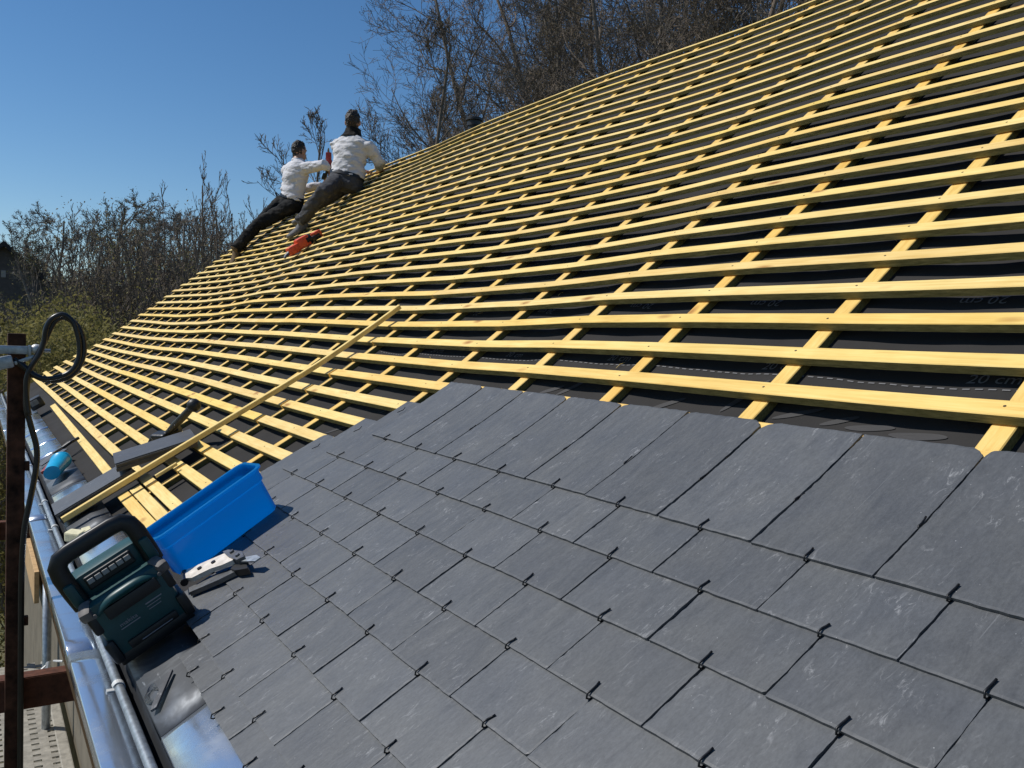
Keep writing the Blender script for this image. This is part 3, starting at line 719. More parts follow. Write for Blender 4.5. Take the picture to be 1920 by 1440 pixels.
# local x runs along the tool
def ox(v, u):                      # roof point to tool-local xy
    q = Matrix.Rotation(math.radians(55), 2) @ Vector((v - 0.165, u - 0.755)); return (q.x, q.y)
poly = [ox(0.175, 0.755), ox(0.188, 0.80), ox(0.212, 0.785), ox(0.245, 0.765), ox(0.290, 0.735), ox(0.298, 0.69), ox(0.288, 0.66), ox(0.262, 0.675), ox(0.238, 0.70), ox(0.208, 0.715), ox(0.190, 0.722)]
b = MB(); b.prism(poly, 0.022, 0.034); b.build('white_handle', M['white_tool'], cut)
b = MB(); b.prism([ox(0.165, 0.70), ox(0.172, 0.73), ox(0.25, 0.69), ox(0.285, 0.66), ox(0.28, 0.635), ox(0.235, 0.655)], 0.002, 0.014); b.build('lower_handle', M['steel'], cut)
b = MB(); b.prism([ox(0.286, 0.745), ox(0.298, 0.735), ox(0.318, 0.665), ox(0.312, 0.625), ox(0.294, 0.635), ox(0.286, 0.69)], 0.012, 0.038); b.build('pivot_plate', M['steel'], cut)
b = MB(); b.prism([ox(0.298, 0.665), ox(0.336, 0.605), ox(0.338, 0.575), ox(0.322, 0.575), ox(0.296, 0.64)], 0.026, 0.030); b.build('blade', M['galv'], cut)
b = MB(); b.prism([ox(0.285, 0.66), ox(0.305, 0.61), ox(0.300, 0.585), ox(0.278, 0.62), ox(0.272, 0.65)], 0.004, 0.022); b.build('lower_jaw', M['black_plastic'], cut)
for v_, u_ in ((0.218, 0.745), (0.252, 0.725)):
    b = MB(); x, y_ = ox(v_, u_); b.tube([(x, y_, 0.032), (x, y_, 0.038)], 0.006, 8); b.build('rivet', M['black_plastic'], cut)
for v_, u_ in ((0.300, 0.70), (0.303, 0.655)):
    b = MB(); x, y_ = ox(v_, u_); b.tube([(x, y_, 0.036), (x, y_, 0.043)], 0.006, 10); b.build('bolt', M['steel'], cut)
b = MB(); pts = [ox(0.170, 0.74), ox(0.176, 0.775), ox(0.186, 0.80)]; b.tube([(x, y_, 0.028) for x, y_ in pts], 0.010, 10); b.build('grip', M['black_plastic'], cut)

# loose slates in two piles
def loose_slate(mtx, label, group, first=[None]):
    if first[0] is None:
        seed = 4.2; nx, ny = 16, 12; V = []; F = []
        def ed(t, k): return 0.0022 * noise.noise(Vector((t * 40, k, seed))) + 0.001 * noise.noise(Vector((t * 140, k, seed)))
        for z in (0.0022, -0.0022):
            for i in range(nx + 1):
                for j in range(ny + 1):
                    x = (i / nx - .5) * 0.32; y_ = (j / ny - .5) * 0.22
                    if i in (0, nx): x += ed(y_, i)
                    if j in (0, ny): y_ += ed(x, j + 20)
                    V.append((x, y_, z + 0.0004 * noise.noise(Vector((x * 12, y_ * 12, z * 100)))))
        w = ny + 1; N = w * (nx + 1)
        for i in range(nx):
            for j in range(ny):
                a = i * w + j; F += [(a, a + w, a + w + 1, a + 1), (N + a, N + a + 1, N + a + w + 1, N + a + w)]
        lp = [j for j in range(ny)] + [i * w + ny for i in range(nx)] + [nx * w + j for j in range(ny, 0, -1)] + [i * w for i in range(nx, 0, -1)]
        for a, c in zip(lp, lp[1:] + lp[:1]): F.append((a, c, N + c, N + a))
        o = mobj('loose_slate', V, F, M['slate_dark']); first[0] = o
    else:
        o = first[0].copy(); COL.objects.link(o)
    o.matrix_world = mtx; tag(o, label, 'slate', group); return o
for i in range(9):
    top = i == 8
    loose_slate(at(0.128 + rnd.uniform(-.004, .004), 2.305 + rnd.uniform(-.004, .004), 0.001 + 0.0052 * i, rnd.uniform(-.02, .02)),
                'top slate of the lower pile lying flat beside the gutter bead' if top else 'slate under the top one in the flat lower pile beside the gutter',
                None if top else 'slates in the lower pile')
for i in range(7):
    top = i == 6
    mt_ = at(0.400, 2.292, 0.030, math.radians(-6) + rnd.uniform(-.02, .02), 0.0, math.radians(13)) @ Matrix.Translation((rnd.uniform(-.004, .004), rnd.uniform(-.004, .004), 0.0052 * i))
    loose_slate(mt_, 'top slate of the tilted upper pile propped on the lower pile' if top else 'slate under the top one in the tilted upper pile', None if top else 'slates in the upper pile')

# loose battens
def loose_batten(path, w, t, name, label, group=None, rz=None):
    V, F = strip(path, w, t, 'x'); 
    F = F
    o = mobj(name, V, F, M['wood_x']); o.matrix_world = ROOF.copy(); return tag(o, label, 'batten', group)
loose_batten([(v, 2.098 + 0.018 * (v / 1.6), 0.034 + max(0, surf(2.1, max(v, 0.3)) + 0.018) * 0.96 + 0.012 * (1 - v / 1.6) + 0.006 * math.sin(v * 2)) for v in np.arange(-0.02, 1.66, 0.06)], 0.024, 0.020, 'loose_batten', 'long loose yellow batten laid straight up the slope across the fixed battens')
lb = [(0.216 + 0.030 * (u - 2.62) / 3.6, u, -0.016) for u in np.arange(2.62, 6.25, 0.1)]
V, F = strip(lb, 0.042, BT, 'y'); o = mobj('loose_batten', V, F, M['wood_y']); o.matrix_world = ROOF.copy(); tag(o, 'loose yellow batten lying slightly askew on bare membrane, nearest the gutter', 'batten')
loose_batten([(v, 2.02, 0.016) for v in (0.33, 0.36, 0.39, 0.42)], 0.014, 0.012, 'batten_offcut', 'short yellow batten offcut beside the long loose batten at the slate piles')

# hammer
ham = empty('hammer', 'black rubber gripped hammer leaning on battens above the upper slate pile', 'hammer', at(0.505, 2.60, 0.018) @ Matrix.Scale(1.2, 4))
b = MB(); hd = Vector((0.105, -0.235, 0.085)); 
b.tube([hd * t for t in (0.0, 0.15, 0.3, 0.6, 0.85, 0.9)], [0.011, 0.013, 0.015, 0.0145, 0.013, 0.012], 14); b.ball(hd, (0.025, 0.025, 0.025)); b.fuse('handle', M['rubber'], ham, 0.003, 3)
b = MB(); b.box((-0.02, 0.015, -0.002), (0.05, 0.075, 0.034), 0.010, Euler((0.2, 0.1, 0.5))); b.tube([(-0.02, 0.03, 0.0), (-0.05, 0.065, 0.0), (-0.072, 0.075, -0.012)], [0.013, 0.010, 0.004], 10); b.tube([(-0.005, 0.045, 0.0), (-0.03, 0.095, 0.0), (-0.052, 0.105, -0.012)], [0.012, 0.009, 0.004], 10); b.tube([(0.0, 0.0, 0.0), (0.045, -0.03, -0.004)], [0.015, 0.017], 12)
b.fuse('head', M['black_plastic'], ham, 0.0035, 2)

# cyan bucket on its side, and bits by the gutter
buc = empty('bucket', 'small cyan plastic bucket tipped on its side by the gutter bead', 'bucket', at(0.056, 3.20, 0.040, math.radians(-18)) @ Matrix.Scale(0.84, 4))
b = MB(); b.loft([((0, y_, 0), (r, 0, 0), (0, 0, r * 0.86)) for y_, r in ((-0.13, 0.040), (-0.128, 0.046), (-0.04, 0.052), (0.09, 0.058), (0.094, 0.062), (0.104, 0.062), (0.104, 0.055), (-0.12, 0.043))], 26); autosmooth(b.build('shell', M['cyan'], buc), 40)
sc = tag(MB().prism([(-.09, -.03), (.07, -.05), (.085, .01), (.02, .045), (-.07, .03)], 0, 0.005).build('slate_offcut', M['slate_dark']), 'broken grey slate offcut lying beyond the cyan bucket', 'slate offcut'); sc.matrix_world = at(0.055, 3.72, 0.004, 0.5)
pl = empty('pliers', 'black pliers lying on the membrane beyond the cyan bucket', 'pliers', at(0.120, 3.85, 0.006, 0.4))
b = MB(); b.tube([(0, 0, 0), (0.05, 0.01, 0.004), (0.10, 0.03, 0)], 0.009, 8); b.build('handle', M['rubber'], pl); b = MB(); b.tube([(0, -0.01, 0), (0.05, -0.02, 0.004), (0.10, -0.02, 0)], 0.009, 8); b.build('handle', M['rubber'], pl); b = MB(); b.box((-0.025, -0.004, 0.002), (0.06, 0.022, 0.014), 0.004); b.build('jaw', M['steel'], pl)
rt = empty('utility_knife', 'red handled knife lying against the cyan bucket by the gutter', 'knife', at(0.005, 3.46, 0.004, 1.2)); b = MB(); b.box((0, 0, 0.008), (0.11, 0.024, 0.018), 0.006); b.build('handle', M['red'], rt); b = MB(); b.box((0.075, 0, 0.008), (0.05, 0.016, 0.002)); b.build('blade', M['galv'], rt)
bx = empty('battery_charger', 'black boxy charger standing on the membrane near the far gutter', 'charger', at(0.155, 6.35, 0.0)); b = MB(); b.box((0, 0, 0.045), (0.11, 0.13, 0.09), 0.016); autosmooth(b.build('case', M['black_plastic'], bx)); b = MB(); b.box((-0.01, -0.067, 0.055), (0.06, 0.006, 0.04), 0.002); b.build('label_panel', M['steel'], bx)
b = MB(); b.tube([(0, 0, 0.006), (0.2, -0.25, 0.006), (0.22, -0.4, 0.006)], 0.009, 8)
cr = empty('foam_piece', 'broken cream foam piece lying in the gutter beside the radio handle', 'foam', at(-0.004, 1.86, -0.004, 0.3)); b = MB(); b.box((0, 0, 0.018), (0.045, 0.10, 0.034), 0.006, Euler((0.2, 0.1, 0.2)), 0, (0.7, 0.8)); b.box((0.03, -0.02, 0.012), (0.03, 0.05, 0.022), 0.004, Euler((0.1, 0.3, -0.3))); b.build('block', M['cream'], cr)
sv = MB(); sv.prism([(-0.062, -0.006), (0.06, -0.003), (0.065, 0.004), (-0.04, 0.010), (-0.066, 0.006)], 0, 0.005); sv = sv.build('slate_sliver', M['slate_dark']); tag(sv, 'thin dark slate sliver lying across the zinc below the radio', 'slate sliver'); sv.matrix_world = at(0.014, 0.365, -0.007, math.radians(60), 0, 0)
wc = MB()
for k in range(4): wc.tube([(0.016 * math.cos(t) + k * 0.003, (0.030 + 0.003 * k) * math.sin(t), 0.001 + 0.0015 * k) for t in np.linspace(0.3 + k * 0.3, 4.4, 12)], 0.0009, 4)
wc = wc.build('wire_scrap', M['steel']); tag(wc, 'little coil of thin wire lying by the dark slate sliver', 'wire'); wc.matrix_world = at(-0.012, 0.385, -0.012)

# nail guns
def nail_gun(mtx, label, group='nail guns', shell='orange'):
    e = empty('nail_gun', label, 'nail gun', mtx, group)
    b = MB(); b.box((0, 0, 0.05), (0.11, 0.075, 0.085), 0.018); b.box((-0.095, 0, 0.035), (0.10, 0.07, 0.065), 0.016); autosmooth(b.build('body', M[shell], e))
    b = MB(); b.tube([(0.02, 0, 0.05), (0.07, 0.0, 0.052)], [0.043, 0.040], 16); b.box((0.045, 0.02, 0.045), (0.05, 0.10, 0.075), 0.012); autosmooth(b.build('motor_cap', M['black_plastic'], e))
    b = MB(); b.box((0.125, 0.03, 0.035), (0.12, 0.035, 0.040), 0.010, Euler((0, 0, 0.35))); autosmooth(b.build('grip', M['black_plastic'], e))
    b = MB(); b.box((0.165, 0.06, 0.045), (0.085, 0.055, 0.060), 0.012, Euler((0, 0, 0.35))); autosmooth(b.build('battery', M['orange' if shell == 'orange' else 'black_plastic'], e))
    b = MB(); b.tube([(-0.14, 0, 0.03), (-0.175, 0, 0.022), (-0.195, -0.005, 0.012)], [0.016, 0.013, 0.008], 10); b.build('nose', M['steel'], e)
    return e
nail_gun(at(2.60, 5.84, surf(5.84, 2.60) + 0.002, math.radians(8)) @ Matrix.Scale(1.15, 4), 'orange and black nail gun lying on the battens below the right worker')

# ------------------------------------------------------------------ the two roofers (world coordinates)
def frame(f, up):
    f = Vector(f).normalized(); r = f.cross(Vector(up)).normalized(); u = r.cross(f).normalized(); return f, r, u
def foot_loft(mb, ankle, d, upv, L=0.27, w=0.047):
    d = Vector(d).normalized(); upv = Vector(upv); upv = (upv - d * upv.dot(d)).normalized(); s = d.cross(upv)
    a = Vector(ankle)
    R = [(-0.075, 0.010, 0.030, 0.045), (-0.06, -0.005, 0.038, 0.055), (0.0, -0.025, 0.041, 0.052), (0.07, -0.045, 0.046, 0.036), (0.13, -0.052, 0.047, 0.029), (0.175, -0.055, 0.040, 0.024), (0.195, -0.056, 0.026, 0.018)]
    mb.loft([(a + d * x + upv * (z - 0.02), s * ww, upv * hh) for x, z, ww, hh in R], 14)
def hand(mb, wrist, d, palm_n, curl=0.6, size=1.0):
    """palm, four fingers and a thumb; d = along the hand, palm_n = out of the palm"""
    d = Vector(d).normalized(); n = Vector(palm_n); n = (n - d * n.dot(d)).normalized(); s = d.cross(n); w = Vector(wrist)
    mb.loft([(w - d * 0.02, s * 0.026, n * 0.020), (w + d * 0.02, s * 0.032, n * 0.018), (w + d * 0.065, s * 0.041, n * 0.015), (w + d * 0.092, s * 0.040, n * 0.012)], 12)
    for i, (off, L, c) in enumerate(((-0.030, 0.072, .9), (-0.010, 0.082, 1.), (0.010, 0.078, 1.), (0.029, 0.062, 1.15))):
        p = w + d * 0.086 + s * off; pts = [p - d * 0.02]; a = 0; dirv = d
        pts.append(p)
        for seg, fr in enumerate((0.45, 0.32, 0.23)):
            a += curl * c * (0.8 if seg == 0 else 0.75); dirv = d * math.cos(a) + n * math.sin(a); p = p + dirv * (L * fr * size); pts.append(p)
        mb.tube(pts, [0.0095, 0.0095, 0.009, 0.0085, 0.007], 8)
    p = w + d * 0.022 - s * 0.03; mb.tube([p, p - s * 0.022 + d * 0.022 + n * 0.008, p - s * 0.026 + d * 0.048 + n * 0.022, p - s * 0.018 + d * 0.066 + n * 0.032], [0.013, 0.0115, 0.010, 0.008], 8)
def worker(name_label, J, mats, hoodie=False, look=None, spread=1.0):
    P_ = {k: Vector(v) for k, v in J.items()}
    base = P_['footL'] * 0.5 + P_['footR'] * 0.5
    root = empty('person', name_label, 'person', Matrix.Translation(base)); root.location = base; inv = Matrix.Translation(-base)
    lat = (P_['shR'] - P_['shL']).normalized(); hipc = (P_['hipL'] + P_['hipR']) / 2; neck = P_['neck']; spine = (neck - hipc).normalized()
    fwd = spine.cross(lat).normalized() * -1
    if fwd.dot(Vector(look)) < 0: fwd = -fwd
    hl = (P_['hipR'] - P_['hipL']).normalized(); shc = (P_['shL'] + P_['shR']) / 2
    # skin body: core, neck, head, arms, hands, legs in one surface
    b = MB()
    f2, r2, u2 = frame(look, spine * 0.6 + Vector((0, 0, 0.6)))
    hc = P_['head']
    b.loft([(hipc, hl * 0.13, fwd * 0.08), (hipc.lerp(shc, .5), lat * 0.13, fwd * 0.08), (shc - spine * .03, lat * 0.15, fwd * 0.07)], 14)
    b.tube([shc - spine * 0.02, neck, hc - u2 * 0.03], [0.07, 0.058, 0.055], 14)
    b.ball(hc + u2 * 0.015 - f2 * 0.008, (0.074, 0.092, 0.100), 0, (r2, f2, u2)); b.ball(hc - u2 * 0.055 + f2 * 0.030, (0.055, 0.062, 0.058), 0, (r2, f2, u2))
    b.loft([(hc + f2 * 0.085 + u2 * 0.02, r2 * 0.008, u2 * 0.008), (hc + f2 * 0.098 - u2 * 0.005, r2 * 0.011, u2 * 0.010), (hc + f2 * 0.098 - u2 * 0.022, r2 * 0.014, u2 * 0.010)], 8)
    for sg in (-1, 1):
        b.ball(hc + r2 * (sg * 0.076) - f2 * 0.004 - u2 * 0.004, (0.010, 0.018, 0.030), 0, (r2, f2, u2), 10)
        b.ball(hc + r2 * (sg * 0.032) + f2 * 0.074 + u2 * 0.018, (0.016, 0.014, 0.008), 0, (r2, f2, u2), 8)
    for s_ in 'LR':
        b.tube([P_['sh' + s_], P_['elb' + s_], P_['wr' + s_]], [0.045, 0.038, 0.027], 10)
        hand(b, P_['wr' + s_], P_['hd' + s_] - P_['wr' + s_], P_.get('pn' + s_, Vector((0, 0, -1))), 0.75)
        b.tube([P_['hip' + s_], P_['kn' + s_], P_['an' + s_]], [0.07, 0.05, 0.038], 12)
    b.xform(inv); b.fuse('body', M['skin'], root, 0.0065, 3)
    # top
    b = MB()
    rings = [(hipc + spine * 0.035, hl * 0.185 * spread, fwd * 0.125), (hipc + spine * 0.10, hl * 0.178 * spread, fwd * 0.125), (hipc.lerp(neck, .42), (hl + lat).normalized() * 0.172, fwd * 0.125), (hipc.lerp(neck, .66), lat * 0.190, fwd * 0.130),
             (hipc.lerp(neck, .82), lat * 0.200, fwd * 0.118), (hipc.lerp(neck, .92), lat * 0.165, fwd * 0.095), (neck - spine * .005, lat * 0.075, fwd * 0.068)]
    b.loft(rings, 22)
    for s_ in 'LR':
        sh, el, wr = P_['sh' + s_] - spine * 0.030, P_['elb' + s_], P_['wr' + s_]
        inn = sh.lerp(shc, 0.25) - spine * 0.015
        b.tube([inn, sh, sh.lerp(el, .3), sh.lerp(el, .7), el, el.lerp(wr, .3), el.lerp(wr, .7), el.lerp(wr, .93), wr - (wr - el).normalized() * 0.005], [0.072, 0.070, 0.069, 0.064, 0.061, 0.058, 0.050, 0.045, 0.042], 14)
    b.xform(inv)
    def wr_disp(co, no):
        q = co + base; h = (q - hipc).dot(spine)
        n1 = noise.noise(Vector((q.x * 7, q.y * 7, h * 26))) ; n2 = noise.noise(Vector((q.x * 5 + h * 12, q.y * 5, h * 11 + q.x * 9)))
        n3 = noise.noise(Vector((q.x * 16 - h * 20, q.y * 16 + h * 14, h * 10 + 4.0)))
        return co + no * (0.012 * n1 + 0.015 * n2 + 0.007 * n3)
    b.fuse('sweatshirt', mats['top'], root, 0.010, 5, wr_disp)
    # trousers
    b = MB()
    b.loft([(hipc + spine * 0.075, hl * 0.168 * spread, fwd * 0.115), (hipc + spine * 0.03, hl * 0.172 * spread, fwd * 0.122), (hipc - spine * 0.05, hl * 0.175 * spread, fwd * 0.128), (hipc - spine * 0.11, hl * 0.150, fwd * 0.105)], 20)
    for s_ in 'LR':
        hp_, kn, an = P_['hip' + s_], P_['kn' + s_], P_['an' + s_]
        b.tube([hp_.lerp(hipc, .25), hp_.lerp(kn, .2), hp_.lerp(kn, .6), kn, kn.lerp(an, .3), kn.lerp(an, .7), kn.lerp(an, .97)], [0.098, 0.096, 0.082, 0.071, 0.070, 0.063, 0.061], 16)
    b.xform(inv)
    def tr_disp(co, no):
        q = co + base; return co + no * (0.014 * noise.noise(q * 11) + 0.010 * noise.noise(Vector((q.x * 26, q.y * 9, q.z * 26))))
    b.fuse('trousers', mats['legs'], root, 0.010, 5, tr_disp)
    b = MB(); 
    b.loft([(hipc + spine * 0.066, hl * 0.181 * spread, fwd * 0.128), (hipc + spine * 0.03, hl * 0.181 * spread, fwd * 0.131)], 24); b.xform(inv); autosmooth(b.build('belt', M['black_plastic'], root))
    for s_ in 'LR':
        b = MB(); foot_loft(b, P_['an' + s_], P_['foot' + s_] - P_['an' + s_], P_.get('fu' + s_, Vector((-.4, 0, .8))))
        b.tube([P_['an' + s_], P_['an' + s_].lerp(P_['kn' + s_], 0.2)], [0.054, 0.053], 12); b.xform(inv); b.fuse('boot', mats['boot'], root, 0.007, 3)
    # hair: cap over the crown and back of the head
    b = MB(); b.ball(hc + u2 * 0.024 - f2 * 0.016, (0.077, 0.096, 0.103), 0, (r2, f2, u2), 20); b.ball(hc - u2 * 0.035 - f2 * 0.034, (0.060, 0.055, 0.055), 0, (r2, f2, u2), 16)
    b.xform(inv)
    def cut_(co, no):
        q = co + base - hc; fx, ux = q.dot(f2), q.dot(u2)
        if fx > 0.035 and ux < 0.075: co = co - f2 * (fx - 0.035) * 0.9
        sp_k = max(0.0, ux) / 0.12
        return co + no * (0.008 * noise.noise((co + base) * 60) + 0.006 * noise.noise((co + base) * 25) - 0.002 + 0.02 * sp_k * max(0.0, noise.noise((co + base) * 85)))
    b.fuse('hair', mats['hair'], root, 0.006, 2, cut_)
    if hoodie:
        b = MB(); b.loft([(neck - spine * 0.035 - fwd * 0.01, lat * 0.130, fwd * 0.105), (neck + spine * 0.005, lat * 0.105, fwd * 0.088), (neck + spine * 0.045 - fwd * 0.005, lat * 0.084, fwd * 0.080), (neck + spine * 0.075 - fwd * 0.01, lat * 0.078, fwd * 0.076)], 20); b.xform(inv)
        b.fuse('hood_collar', M['hood'], root, 0.008, 3, lambda co, no: co + no * 0.008 * noise.noise((co + base) * 22))
    else:
        b = MB(); b.loft([(neck - spine * 0.012, lat * 0.080, fwd * 0.074), (neck + spine * 0.014, lat * 0.068, fwd * 0.066)], 18); b.xform(inv); autosmooth(b.build('neckband', mats['top'], root))
    return root
def pouch(root, p, size, rot):
    b = MB(); b.box((0, 0, 0), size, 0.012); b.tube([(0.02, 0, size[2] / 2 - 0.02), (0.03, 0.0, size[2] / 2 + 0.06)], 0.009, 8); b.xform(Matrix.Translation(Vector(p) - root.location) @ rot.to_matrix().to_4x4()); autosmooth(b.build('tool_pouch', M['hood'], root))
wk1 = worker('man in white long-sleeved shirt and black trousers lying up the slope', dict(
    footR=(2.075, 8.56, 1.49), anR=(2.225, 8.66, 1.69), knR=(2.50, 8.66, 2.02), hipR=(2.925, 8.56, 2.30), footL=(2.18, 8.72, 1.61), anL=(2.33, 8.80, 1.79), knL=(2.60, 8.80, 2.10), hipL=(2.860, 8.78, 2.36),
    neck=(2.935, 8.60, 2.815), head=(2.962, 8.63, 2.925), shL=(2.86, 8.80, 2.755), shR=(3.000, 8.41, 2.735), elbR=(3.100, 8.20, 2.725), wrR=(3.205, 8.30, 2.715), hdR=(3.26, 8.36, 2.69), pnR=(0.3, 0.5, -0.3),
    elbL=(3.06, 8.85, 2.52), wrL=(3.285, 8.72, 2.575), hdL=(3.36, 8.68, 2.60), pnL=(0.2, -0.8, 0.2), fuR=(-.3, .0, .9), fuL=(-.3, 0, .9)),
    dict(top=M['shirt_l'], legs=M['trousers_l'], boot=M['boot_tan'], hair=M['hair_dark']), False, (0.9, 0.35, 0.05))
pouch(wk1, (2.80, 8.84, 2.31), (0.10, 0.06, 0.16), Euler((0.1, -0.7, 0.2)))
worker('man in pale sweatshirt, charcoal trousers and black hood kneeling at the ridge', dict(
    footL=(2.33, 7.00, 1.80), anL=(2.455, 7.02, 1.875), knL=(2.592, 6.74, 2.155), hipL=(2.865, 7.02, 2.36), footR=(2.50, 7.25, 1.99), anR=(2.61, 7.26, 2.03), knR=(3.02, 7.20, 2.33), hipR=(2.975, 6.90, 2.33),
    neck=(2.990, 7.00, 2.815), head=(2.990, 7.01, 2.955), shL=(2.875, 7.155, 2.755), shR=(3.105, 6.84, 2.725), elbR=(3.225, 6.84, 2.555), wrR=(3.30, 7.03, 2.525), hdR=(3.34, 7.09, 2.50), pnR=(0.1, 0, -1), 
    elbL=(3.06, 7.36, 2.64), wrL=(3.23, 7.30, 2.54), hdL=(3.30, 7.25, 2.52), pnL=(0, 0, -1), fuL=(-.3, 0, .9), fuR=(-.5, 0, .8)),
    dict(top=M['shirt_r'], legs=M['trousers_r'], boot=M['boot_grey'], hair=M['hair_brown']), True, (0.60, 0.78, 0.04), 1.02)
ng = Matrix.Translation((3.215, 8.31, 2.740)) @ Matrix.Scale(0.9, 4) @ Matrix.Rotation(math.radians(60), 4, 'Z') @ Matrix.Rotation(math.radians(78), 4, 'Y')
nail_gun(ng @ Matrix.Translation((-0.03, 0, -0.05)), 'red and black nail gun held up in the left worker\'s right hand', 'nail guns', 'red')

# ------------------------------------------------------------------ scaffold, clamp, cable
scf = empty('scaffold', 'rusty brown scaffold upright with cross beams and perforated pale deck beside the gutter', 'scaffold', Matrix.Translation((-0.2, 1.64, -4.0)))
so_ = Vector((-0.2, 1.64, -4.0))
def sb(name, m, fn, smooth=False):
    b = MB(); fn(b); b.v = [p - so_ for p in b.v]; return b.build(name, m, scf, smooth)
def up_(b):
    b.box((-0.207, 1.64, -1.64), (0.050, 0.050, 4.72), 0.003)
    for z in (0.30, 0.10, -0.2): b.box((-0.176, 1.62, z), (0.014, 0.02, 0.03), 0.003)
sb('upright', M['rust'], up_)
sb('upright', M['rust'], lambda b: b.box((-0.95, 1.64, -1.64), (0.050, 0.050, 4.72), 0.003))
sb('upright', M['rust'], lambda b: b.box((-0.225, 4.2, -1.9), (0.050, 0.050, 4.2), 0.003))
for y_ in (1.66, 4.22):
    def beam(b, y_=y_):
        b.box((-0.45, y_, -0.455), (1.10, 0.006, 0.10)); b.box((-0.45, y_ + 0.028, -0.405), (1.10, 0.056, 0.006)); b.box((-0.45, y_ + 0.028, -0.505), (1.10, 0.056, 0.006))
    sb('cross_beam', M['rust_light'], beam)
def rail(b): b.tube([(-0.25, 1.62, 0.42), (-0.6, 1.62, 0.425), (-1.0, 1.60, 0.42)], 0.012, 10)
sb('rail', M['rust_light'], rail)
def deck(b):
    x0, x1, y0, y1, z = -0.62, 0.045, -0.4, 4.1, -1.22
    # plate with rows of long slots: strips between the slots
    nx = 9
    for i in range(nx + 1):
        xa = x0 + (x1 - x0) * i / nx; b.box((xa, (y0 + y1) / 2, z), (0.040, y1 - y0, 0.004))
    y = y0
    while y < y1: b.box(((x0 + x1) / 2, y, z - 0.0005), (x1 - x0, 0.040, 0.004)); y += 0.060
    b.box((x1, (y0 + y1) / 2, z - 0.02), (0.05, y1 - y0, 0.05), 0.006); b.box((x0, (y0 + y1) / 2, z - 0.02), (0.03, y1 - y0, 0.05), 0.006)
sb('perforated_deck', M['deck'], deck)
sb('ledger_tube', M['galv'], lambda b: b.tube([(-0.012, 3.15, -1.5), (-0.012, 3.15, -0.50)], 0.020, 12), True)
sb('toe_board', M['plank'], lambda b: b.box((0.055, 6.6, -1.05), (0.03, 3.0, 0.22), 0.003))
def wires(b):
    b.tube([(0.0, 2.9, -0.80), (0.03, 2.85, -0.79), (0.06, 2.9, -0.81), (0.09, 2.88, -0.78)], 0.005, 6); b.tube([(0.05, 2.8, -0.74), (0.085, 2.85, -0.73), (0.10, 2.83, -0.75)], 0.006, 6); b.tube([(-0.05, 2.9, -0.84), (-0.02, 2.9, -0.80), (-0.035, 2.86, -0.90)], 0.012, 8)
sb('wire_ties', M['galv_white'], wires)
clm = empty('scaffold_clamp', 'pale galvanised clamp with bolt gripping the top of the brown upright', 'clamp', Matrix.Translation((-0.207, 1.63, 0.655)))
b = MB(); b.box((-0.02, -0.034, 0.014), (0.105, 0.012, 0.026), 0.004); b.box((-0.045, -0.05, -0.028), (0.07, 0.03, 0.040), 0.008, Euler((0, -0.25, 0))); b.box((0.02, -0.045, -0.016), (0.06, 0.01, 0.012), 0.003, Euler((0, -0.4, 0))); b.box((0.034, -0.02, 0.012), (0.008, 0.06, 0.034), 0.002); autosmooth(b.build('jaw', M['galv'], clm))
b = MB(); b.tube([(0.030, -0.035, 0.014), (0.092, -0.035, 0.014)], 0.0055, 8); b.build('bolt', M['galv'], clm)
b = MB(); b.ball((0.052, -0.036, 0.018), (0.017, 0.015, 0.016)); b.build('nut_cap', M['galv_white'], clm, True)
cbp = [(-0.215, 1.600, 0.640), (-0.185, 1.590, 0.612), (-0.150, 1.578, 0.585), (-0.108, 1.566, 0.575), (-0.060, 1.556, 0.592), (-0.032, 1.552, 0.635), (-0.024, 1.552, 0.690), (-0.040, 1.555, 0.745), (-0.075, 1.560, 0.775), (-0.103, 1.562, 0.766), (-0.120, 1.566, 0.735), (-0.133, 1.570, 0.700), (-0.152, 1.575, 0.655), (-0.170, 1.580, 0.612), (-0.180, 1.585, 0.560), (-0.181, 1.585, 0.49), (-0.168, 1.582, 0.43), (-0.152, 1.580, 0.36), (-0.154, 1.580, 0.29), (-0.168, 1.583, 0.20), (-0.184, 1.585, 0.10), (-0.190, 1.588, -0.05), (-0.190, 1.59, -0.3), (-0.188, 1.59, -1.2)]
def smooth_path(p, n=5):
    out = []; q = [Vector(x) for x in p]; q = [q[0]] + q + [q[-1]]
    for i in range(1, len(q) - 2):
        for k in range(n):
            t = k / n; a, b_, c, d = q[i - 1], q[i], q[i + 1], q[i + 2]
            out.append(0.5 * ((2 * b_) + (c - a) * t + (2 * a - 5 * b_ + 4 * c - d) * t * t + (3 * b_ - a - 3 * c + d) * t ** 3))
    out.append(q[-2]); return out
sp_ = smooth_path(cbp); b = MB(); b.tube(sp_, 0.0088, 12)
b.tube([p + Vector((0.004 * math.sin(i * 0.35) - 0.012 * math.sin(min(1, i / 60) * 3.1), -0.010, 0.010 * math.sin(min(1, i / 62) * 3.14))) for i, p in enumerate(sp_[:78])], 0.0080, 12)
cb = b.build('cable', M['cable'], None, True); tag(cb, 'coiled double black cable looped over the clamp and hanging down the brown upright', 'cable')

